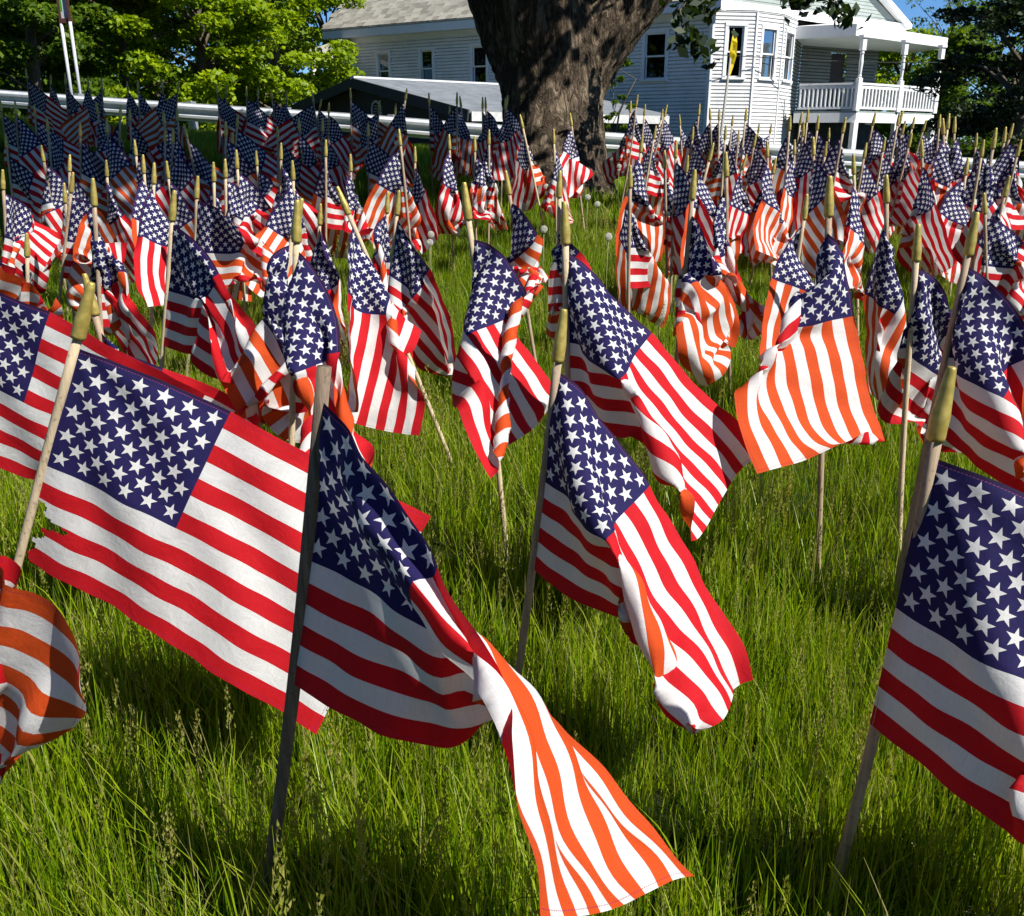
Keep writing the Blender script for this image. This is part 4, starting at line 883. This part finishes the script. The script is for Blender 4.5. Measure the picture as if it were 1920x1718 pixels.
def cloth_objects(G, k, flip, parent, torn=None, seed=0, rough=1.0):
    H = refine(G, k); nu, nv = H.shape[0] - 1, H.shape[1] - 1
    uu, vv = np.meshgrid(np.linspace(0, 1, nu + 1), np.linspace(0, 1, nv + 1), indexing='ij'); ph = np.random.default_rng(900 + seed).uniform(0, 6.28, 6)
    th = np.arctan2(vv * FH + .01, uu * FW + .01); rho = np.hypot(uu * FW, vv * FH)
    wr = .0026 * np.sin(th * 11 + ph[0] + rho * 6) * np.clip(rho / .12, 0, 1) * np.exp(-rho * 4) + .0050 * uu * np.sin(6.283 * (1.7 * uu + .6 * vv) + ph[1])
    wr += .0020 * np.sin(6.283 * (3.3 * uu - 1.5 * vv) + ph[2] + 1.5 * np.sin(vv * 5 + ph[3])) * np.clip(uu * 6, 0, 1) + .0009 * np.sin(6.283 * (7.1 * uu + 2.3 * vv) + ph[4]) * np.clip(uu * 8, 0, 1)
    N0 = np.cross(np.gradient(H, axis=0), np.gradient(H, axis=1)); N0 /= np.linalg.norm(N0, axis=2)[..., None] + 1e-12
    H = H + N0 * (wr * rough)[..., None]
    base = np.array(parent_world(parent))
    N = np.cross(np.gradient(H, axis=0), np.gradient(H, axis=1)); N /= np.linalg.norm(N, axis=2)[..., None] + 1e-12
    if not flip: N = -N
    objs = []
    par = parent
    for name, isc, mat in (('cloth', False, M_FIELD), ('canton', True, M_CANTON)):
        idx = -np.ones((nu + 1, nv + 1), int); V = []; UV = []; NN = []; Fc = []
        def vid(i, j):
            if idx[i, j] < 0:
                idx[i, j] = len(V); V.append(H[i, j] - base); UV.append((i / nu, j / nv)); NN.append(N[i, j])
            return idx[i, j]
        for i in range(nu):
            for j in range(nv):
                c = (i < 0.4 * nu - 1e-6) and (j < 7 / 13 * nv - 1e-6)
                if c != isc: continue
                if torn is not None and torn((i + .5) / nu, (j + .5) / nv): continue
                q = [vid(i, j), vid(i + 1, j), vid(i + 1, j + 1), vid(i, j + 1)]
                Fc.append(tuple(q if flip else q[::-1]))
        me = mesh_data(name, V, Fc, mat, True)
        ul = me.uv_layers.new(name='UVMap'); li = np.zeros(len(me.loops), int); me.loops.foreach_get('vertex_index', li)
        ul.data.foreach_set('uv', np.array(UV)[li].astype(np.float32).ravel())
        me.normals_split_custom_set_from_vertices([tuple(n) for n in NN])
        o = bpy.data.objects.new(name, me); link(o, par); objs.append(o)
        par = o
    return objs
def tear(u, v):
    w = 0.075 + 0.03 * math.sin(v * 90) + 0.02 * math.sin(v * 41 + 1)
    return (0.70 < v < 0.93 and u < w * (1 - abs(v - 0.80) / 0.14)) or (v > .9 and u < 0.02 + .01 * math.sin(v * 70))
TIP_PROFILE = [(.0084, 0), (.0090, .004), (.0088, .012), (.0092, .020), (.0090, .026), (.0082, .032), (.0068, .050), (.0052, .066), (.0044, .0715), (.0036, .073)]
DRAPED = drape(FLAGS)
ORD = ['first', 'second', 'third', 'fourth', 'fifth', 'sixth', 'seventh', 'eighth', 'ninth', 'tenth', 'eleventh', 'twelfth', 'thirteenth', 'fourteenth',
       'fifteenth', 'sixteenth', 'seventeenth', 'eighteenth', 'nineteenth', 'twentieth'] + ['twenty-' + w for w in
       ('first', 'second', 'third', 'fourth', 'fifth', 'sixth', 'seventh', 'eighth', 'ninth')] + ['thirtieth'] + ['thirty-' + w for w in ('first', 'second', 'third', 'fourth', 'fifth', 'sixth', 'seventh', 'eighth', 'ninth')]
for f in FLAGS:
    if f.get('zone') == 'RIGHT':
        x = f['tip'][0]; far = f['d'] >= 5.1
        where = 'between trunk and yellow pennant' if x < 1380 else 'below the bay windows' if x < 1500 else 'below the porch\'s left half' if x < 1660 else 'below the porch\'s right half' if x < 1800 else 'before the dark right tree'
        f['zone'] = 'NTH FLAG from left ' + ('in far rows ' if far else 'in nearer rows ') + where
for z in {f.get('zone') for f in FLAGS if not f['hero']}:
    row = sorted([f for f in FLAGS if f.get('zone') == z], key=lambda f: f['tip'][0])
    for k, f in enumerate(row):
        look = {'o': 'drooping flag', 'r': 'limp hanging flag', 'w': 'wind-blown flag'}[f['mode']]
        f['label'] = z.replace('FLAG', look).replace('NTH', ORD[k])
for k, f in enumerate(FLAGS):
    T, dr = f['T'], f['dr']
    # stick down into the turf
    L = .60
    while L < 1.5 and (T + dr * L)[2] > ground_z(*(T + dr * L)[:2]): L += .01
    foot = T + dr * L
    root = empty('stick_flag', foot); tag(root, f['label'], 'flag', 'small flags on sticks planted in the grass')
    mb = MB(); n = 8 if f['d'] > 3 else 14
    side = unit(np.cross(dr, [0, 1, 0])); ts = np.linspace(0, 1, 9)
    bend = rng.normal(0, .004)
    start = 0.0 if f['fin'] == 'bare' else .05
    rad = .0070 if f['fin'] == 'bare' else .0060
    cpts = [T + dr * (start + (L + .04 - start) * t) + side * bend * math.sin(math.pi * t) for t in ts]
    mb.tube(cpts, [rad * (1 + rng.normal(0, .03)) for _ in ts], n)
    mat = M_STICK_DARK if f['fin'] == 'bare' else [M_STICK, M_STICK_PALE][int(rng.random() < .45)]
    mb.obj('stick', mat, root, True)
    if f['fin'] == 'gold':
        g = MB(); g.lathe(TIP_PROFILE, T + dr * .073, -dr, n + 2); g.obj('gold_tip', M_GOLD, root, True)
    cloth_objects(DRAPED[k], 7 if k == 0 else 3 if f['hero'] and f['d'] < 2.7 else 2, f['flip'], root, tear if k == 0 else None, k, 1.5 if f['d'] < 1.3 else 1.1)
# ------------------------------------------------------------------ dandelion clocks
M_STEM = mottled('dandelion_stem', (.12, .16, .04), (.22, .24, .08), 20, .6)
def m_fluff():
    t = NT('dandelion_fluff'); d = t.n('BsdfDiffuse'); d.inputs[0].default_value = (.75, .74, .68, 1); tr = t.n('BsdfTranslucent'); tr.inputs[0].default_value = (.75, .74, .68, 1)
    mx = t.n('MixShader'); mx.inputs[0].default_value = .5; t.t.links.new(d.outputs[0], mx.inputs[1]); t.t.links.new(tr.outputs[0], mx.inputs[2]); return t.surface(mx.outputs[0])
M_FLUFF = m_fluff(); rs = np.random.default_rng(9)
V, Q = [], []
for k in range(150):
    z = 1 - 2 * (k + .5) / 150; a = k * 2.39996; d = np.array([math.sqrt(1 - z * z) * math.cos(a), math.sqrt(1 - z * z) * math.sin(a), z])
    s = unit(np.cross(d, [0.3, 0.2, 1.0])); b = np.cross(d, s); n = len(V); R_ = .015
    V += [d * .004 + s * .0003, d * .004 - s * .0003, d * R_ * .8 - s * .0003, d * R_ * .8 + s * .0003]; Q.append((n, n + 1, n + 2, n + 3))
    for j in range(3):
        th = j * 2.094; e = (s * math.cos(th) + b * math.sin(th)) * .0042; f = np.cross(d, unit(e)) * .0009; n = len(V)
        V += [d * R_ * .8 + f * .4, d * R_ * .8 - f * .4, d * R_ + e - f, d * R_ + e + f]; Q.append((n, n + 1, n + 2, n + 3))
FLUFF = fast_mesh('seed_head', V, Q, M_FLUFF)
DAN = [(1161, 312, 6.2, 'dandelion clock on a tall stem right of the trunk\'s foot'), (1102, 370, 5.0, 'left of two dandelion clocks low in the grass below the trunk'), (1120, 383, 5.0, 'right of two dandelion clocks low in the grass below the trunk'),
       (1468, 475, 3.1, 'large pale dandelion clock at the hem of the flag with a round shadow'), (808, 440, 4.2, 'upper dandelion clock beside the straight striped flag\'s hem'), (806, 455, 4.1, 'lower dandelion clock beside the straight striped flag\'s hem'),
       (1020, 430, 4.0, 'faded dandelion clock in the open grass behind the tall lozenge flag'), (181, 308, 5.6, 'lone dandelion clock lit at the edge of the left shade'), (1024, 350, 5.4, 'half open dandelion head at the front of the trunk\'s foot'),
       (1141, 444, 3.8, 'dim dandelion clock left of the orange grass level flag')]
for px, py, d, lab in DAN:
    p = at(px, py, d); g = float(ground_z(p[0], p[1])); r = empty('dandelion', (p[0], p[1], g)); tag(r, lab, 'dandelion', 'dandelion clocks in the grass')
    h = max(p[2] - g, .1); m = MB(); m.tube([(p[0] + .012, p[1], g - .02), (p[0] - .004, p[1], g + h * .6), (p[0], p[1], g + h)], .0022, 6); m.obj('stem', M_STEM, r, True)
    o = bpy.data.objects.new('seed_head', FLUFF); o.location = (0, 0, h); o.rotation_euler = tuple(rs.uniform(0, 6, 3)); link(o, r)

# ------------------------------------------------------------------ meadow grass
def m_grass(name, a, b, c, trans=.33):
    t = NT(name); r = t.n('NewGeometry').outputs['Random Per Island']; ri = t.n('ObjectInfo').outputs['Random']; n = t.noise(t.coord('Object'), 3.0, 2).outputs[0]
    f = t.math('ADD', t.math('MULTIPLY', r, .65), t.math('MULTIPLY', ri, .35))
    col = t.ramp(f, [(0.10, a), (0.45, b), (0.78, c), (0.97, (.30, .26, .11))])
    d = t.principled(col, .42, 0, None, .35); tr = t.n('BsdfTranslucent'); t.t.links.new(t.mix(1.0, col, (1.5, 1.45, .3), 'MULTIPLY'), tr.inputs[0])
    mx = t.n('MixShader'); mx.inputs[0].default_value = trans; t.t.links.new(d, mx.inputs[1]); t.t.links.new(tr.outputs[0], mx.inputs[2]); return t.surface(mx.outputs[0])
M_GRASS = m_grass('meadow_grass', (.030, .080, .001), (.13, .235, .003), (.30, .385, .009))
M_SEED = m_grass('grass_seed_heads', (.14, .18, .02), (.24, .26, .04), (.34, .31, .10), .35)
M_STRAW = mottled('dry_straw', (.26, .21, .12), (.48, .42, .30), 30, .8)
def blades(n, R, hmin, hmax, w, seg, rs, lean=.35):
    V, Q = [], []
    for _ in range(n):
        a = rs.uniform(0, 6.283); r = R * math.sqrt(rs.uniform(0, 1)); x0, y0 = r * math.cos(a), r * math.sin(a)
        h = rs.uniform(hmin, hmax); ld = rs.uniform(0, 6.283); l = abs(rs.normal(0, lean)) * h; curl = rs.uniform(.6, 2.2); ww = w * rs.uniform(.6, 1.2); fa = rs.uniform(0, 6.283)
        n0 = len(V)
        for k in range(seg + 1):
            t = k / seg; o = l * t ** (1 + curl * .7); z = h * (t - .18 * t * t * min(1.5, l / h)); wd = ww * (1 - t ** 1.6) + .0002
            cx, cy = x0 + math.cos(ld) * o, y0 + math.sin(ld) * o
            V += [(cx - math.cos(fa) * wd / 2, cy - math.sin(fa) * wd / 2, z - .01), (cx + math.cos(fa) * wd / 2, cy + math.sin(fa) * wd / 2, z - .01)]
        for k in range(seg): Q.append((n0 + 2 * k, n0 + 2 * k + 1, n0 + 2 * k + 3, n0 + 2 * k + 2))
    return V, Q
GC = bpy.data.collections.new('grass_sources')
def source(name, V, Q, mat):
    o = bpy.data.objects.new(name, fast_mesh(name, V, Q, mat)); GC.objects.link(o); return o
rs = np.random.default_rng(21)
for k in range(5): source('a_tuft_%d' % k, *blades(11, .040, .05, .165, .0030, 4, rs, .30), M_GRASS)
for k in range(2):      # flowering stems
    V, Q = blades(2, .03, .17, .26, .0017, 4, rs, .16); V2, Q2 = [], []
    for s in range(2):
        tip = np.array(V[(s + 1) * 10 - 1]); 
        for j in range(60):
            t = rs.uniform(0, 1); c = tip + np.array([rs.normal(0, 0.0018 + .0022 * t), rs.normal(0, 0.0018 + .0022 * t), -.07 * t]); a = rs.uniform(0, 6.28); n0 = len(V2); L_ = rs.uniform(.004, .008)
            V2 += [c, c + np.array([math.cos(a) * .0016, math.sin(a) * .0016, L_ * .5]), c + np.array([math.cos(a) * .0022, math.sin(a) * .0022, L_]), c + np.array([-math.sin(a) * .0016, math.cos(a) * .0016, L_ * .5])]; Q2.append((n0, n0 + 1, n0 + 2, n0 + 3))
    nn = len(V); source('b_stem_%d' % k, V + V2, Q + [tuple(i + nn for i in q) for q in Q2], M_SEED)
source('c_straw_0', *blades(5, .05, .012, .03, .004, 3, rs, 3.0), M_STRAW)
for k in range(3): source('d_patch_%d' % k, *blades(46, .085, .05, .13, .0042, 3, rs), M_GRASS)
for k in range(3): source('e_far_%d' % k, *blades(60, .17, .05, .14, .0075, 2, rs), M_GRASS)
# indices into the alphabetical collection: 0-4 tuft, 5-6 stem, 7 straw, 8-10 patch, 11-13 far
pts, idx, scl = [], [], []
def scatter(n, y0, y1, side, kinds, smin, smax):
    y = np.sqrt(rs.uniform(y0 * y0, y1 * y1, n)); x = rs.uniform(-1, 1, n) * (y * side + .35)
    pts.append(np.stack([x, y, ground_z(x, y)], 1)); idx.append(rs.choice(kinds, n)); 
    lush = .66 + .58 * (np.sin(x * 4.1 + 1 + np.sin(y * 3)) * np.sin(y * 3.7 + np.sin(x * 5)) * .5 + .5)
    scl.append(rs.uniform(smin, smax, n) * lush)
scatter(6200, .45, 3.2, .66, [0, 1, 2, 3, 4], .75, 1.35)
scatter(3000, .40, 1.5, .70, [0, 1, 2, 3, 4], .7, 1.2)
scatter(1100, .5, 3.2, .66, [5, 6], .6, 1.15)
scatter(500, .45, 3.0, .66, [7], .7, 1.3)
scatter(6500, 3.0, 6.5, .64, [8, 9, 10], .75, 1.25)
scatter(1200, 3.0, 6.0, .64, [5, 6], .8, 1.2)
scatter(9000, 6.2, 18.0, .66, [11, 12, 13], .75, 1.3)
pts = np.concatenate(pts); idx = np.concatenate(idx); scl = np.concatenate(scl)
gm = bpy.data.meshes.new('grass'); gm.vertices.add(len(pts)); gm.vertices.foreach_set('co', pts.astype(np.float32).ravel())
for nme, ty, val in (('kind_index', 'INT', idx.astype(np.int32)), ('size', 'FLOAT', scl.astype(np.float32)), ('turn', 'FLOAT', rs.uniform(0, 6.283, len(pts)).astype(np.float32))):
    gm.attributes.new(nme, ty, 'POINT').data.foreach_set('value', val)
gm.update()
grass = link(bpy.data.objects.new('grass', gm)); tag(grass, 'long unmown meadow grass with seed stems and straw between the flags', 'grass', kind='stuff')
ng = bpy.data.node_groups.new('grass_scatter', 'GeometryNodeTree')
ng.interface.new_socket('Geometry', in_out='INPUT', socket_type='NodeSocketGeometry'); ng.interface.new_socket('Geometry', in_out='OUTPUT', socket_type='NodeSocketGeometry')
gi = ng.nodes.new('NodeGroupInput'); go = ng.nodes.new('NodeGroupOutput'); ip = ng.nodes.new('GeometryNodeInstanceOnPoints'); ci = ng.nodes.new('GeometryNodeCollectionInfo')
ci.inputs['Collection'].default_value = GC; ci.inputs['Separate Children'].default_value = True; ci.inputs['Reset Children'].default_value = True
def attr(nm, ty):
    a = ng.nodes.new('GeometryNodeInputNamedAttribute'); a.data_type = ty; a.inputs['Name'].default_value = nm; return a.outputs['Attribute']
cx_ = ng.nodes.new('ShaderNodeCombineXYZ'); ng.links.new(attr('turn', 'FLOAT'), cx_.inputs[2])
ng.links.new(gi.outputs[0], ip.inputs['Points']); ng.links.new(ci.outputs[0], ip.inputs['Instance']); ip.inputs['Pick Instance'].default_value = True
ng.links.new(attr('kind_index', 'INT'), ip.inputs['Instance Index']); ng.links.new(cx_.outputs[0], ip.inputs['Rotation']); ng.links.new(attr('size', 'FLOAT'), ip.inputs['Scale'])
ng.links.new(ip.outputs[0], go.inputs[0])
md = grass.modifiers.new('scatter', 'NODES'); md.node_group = ng
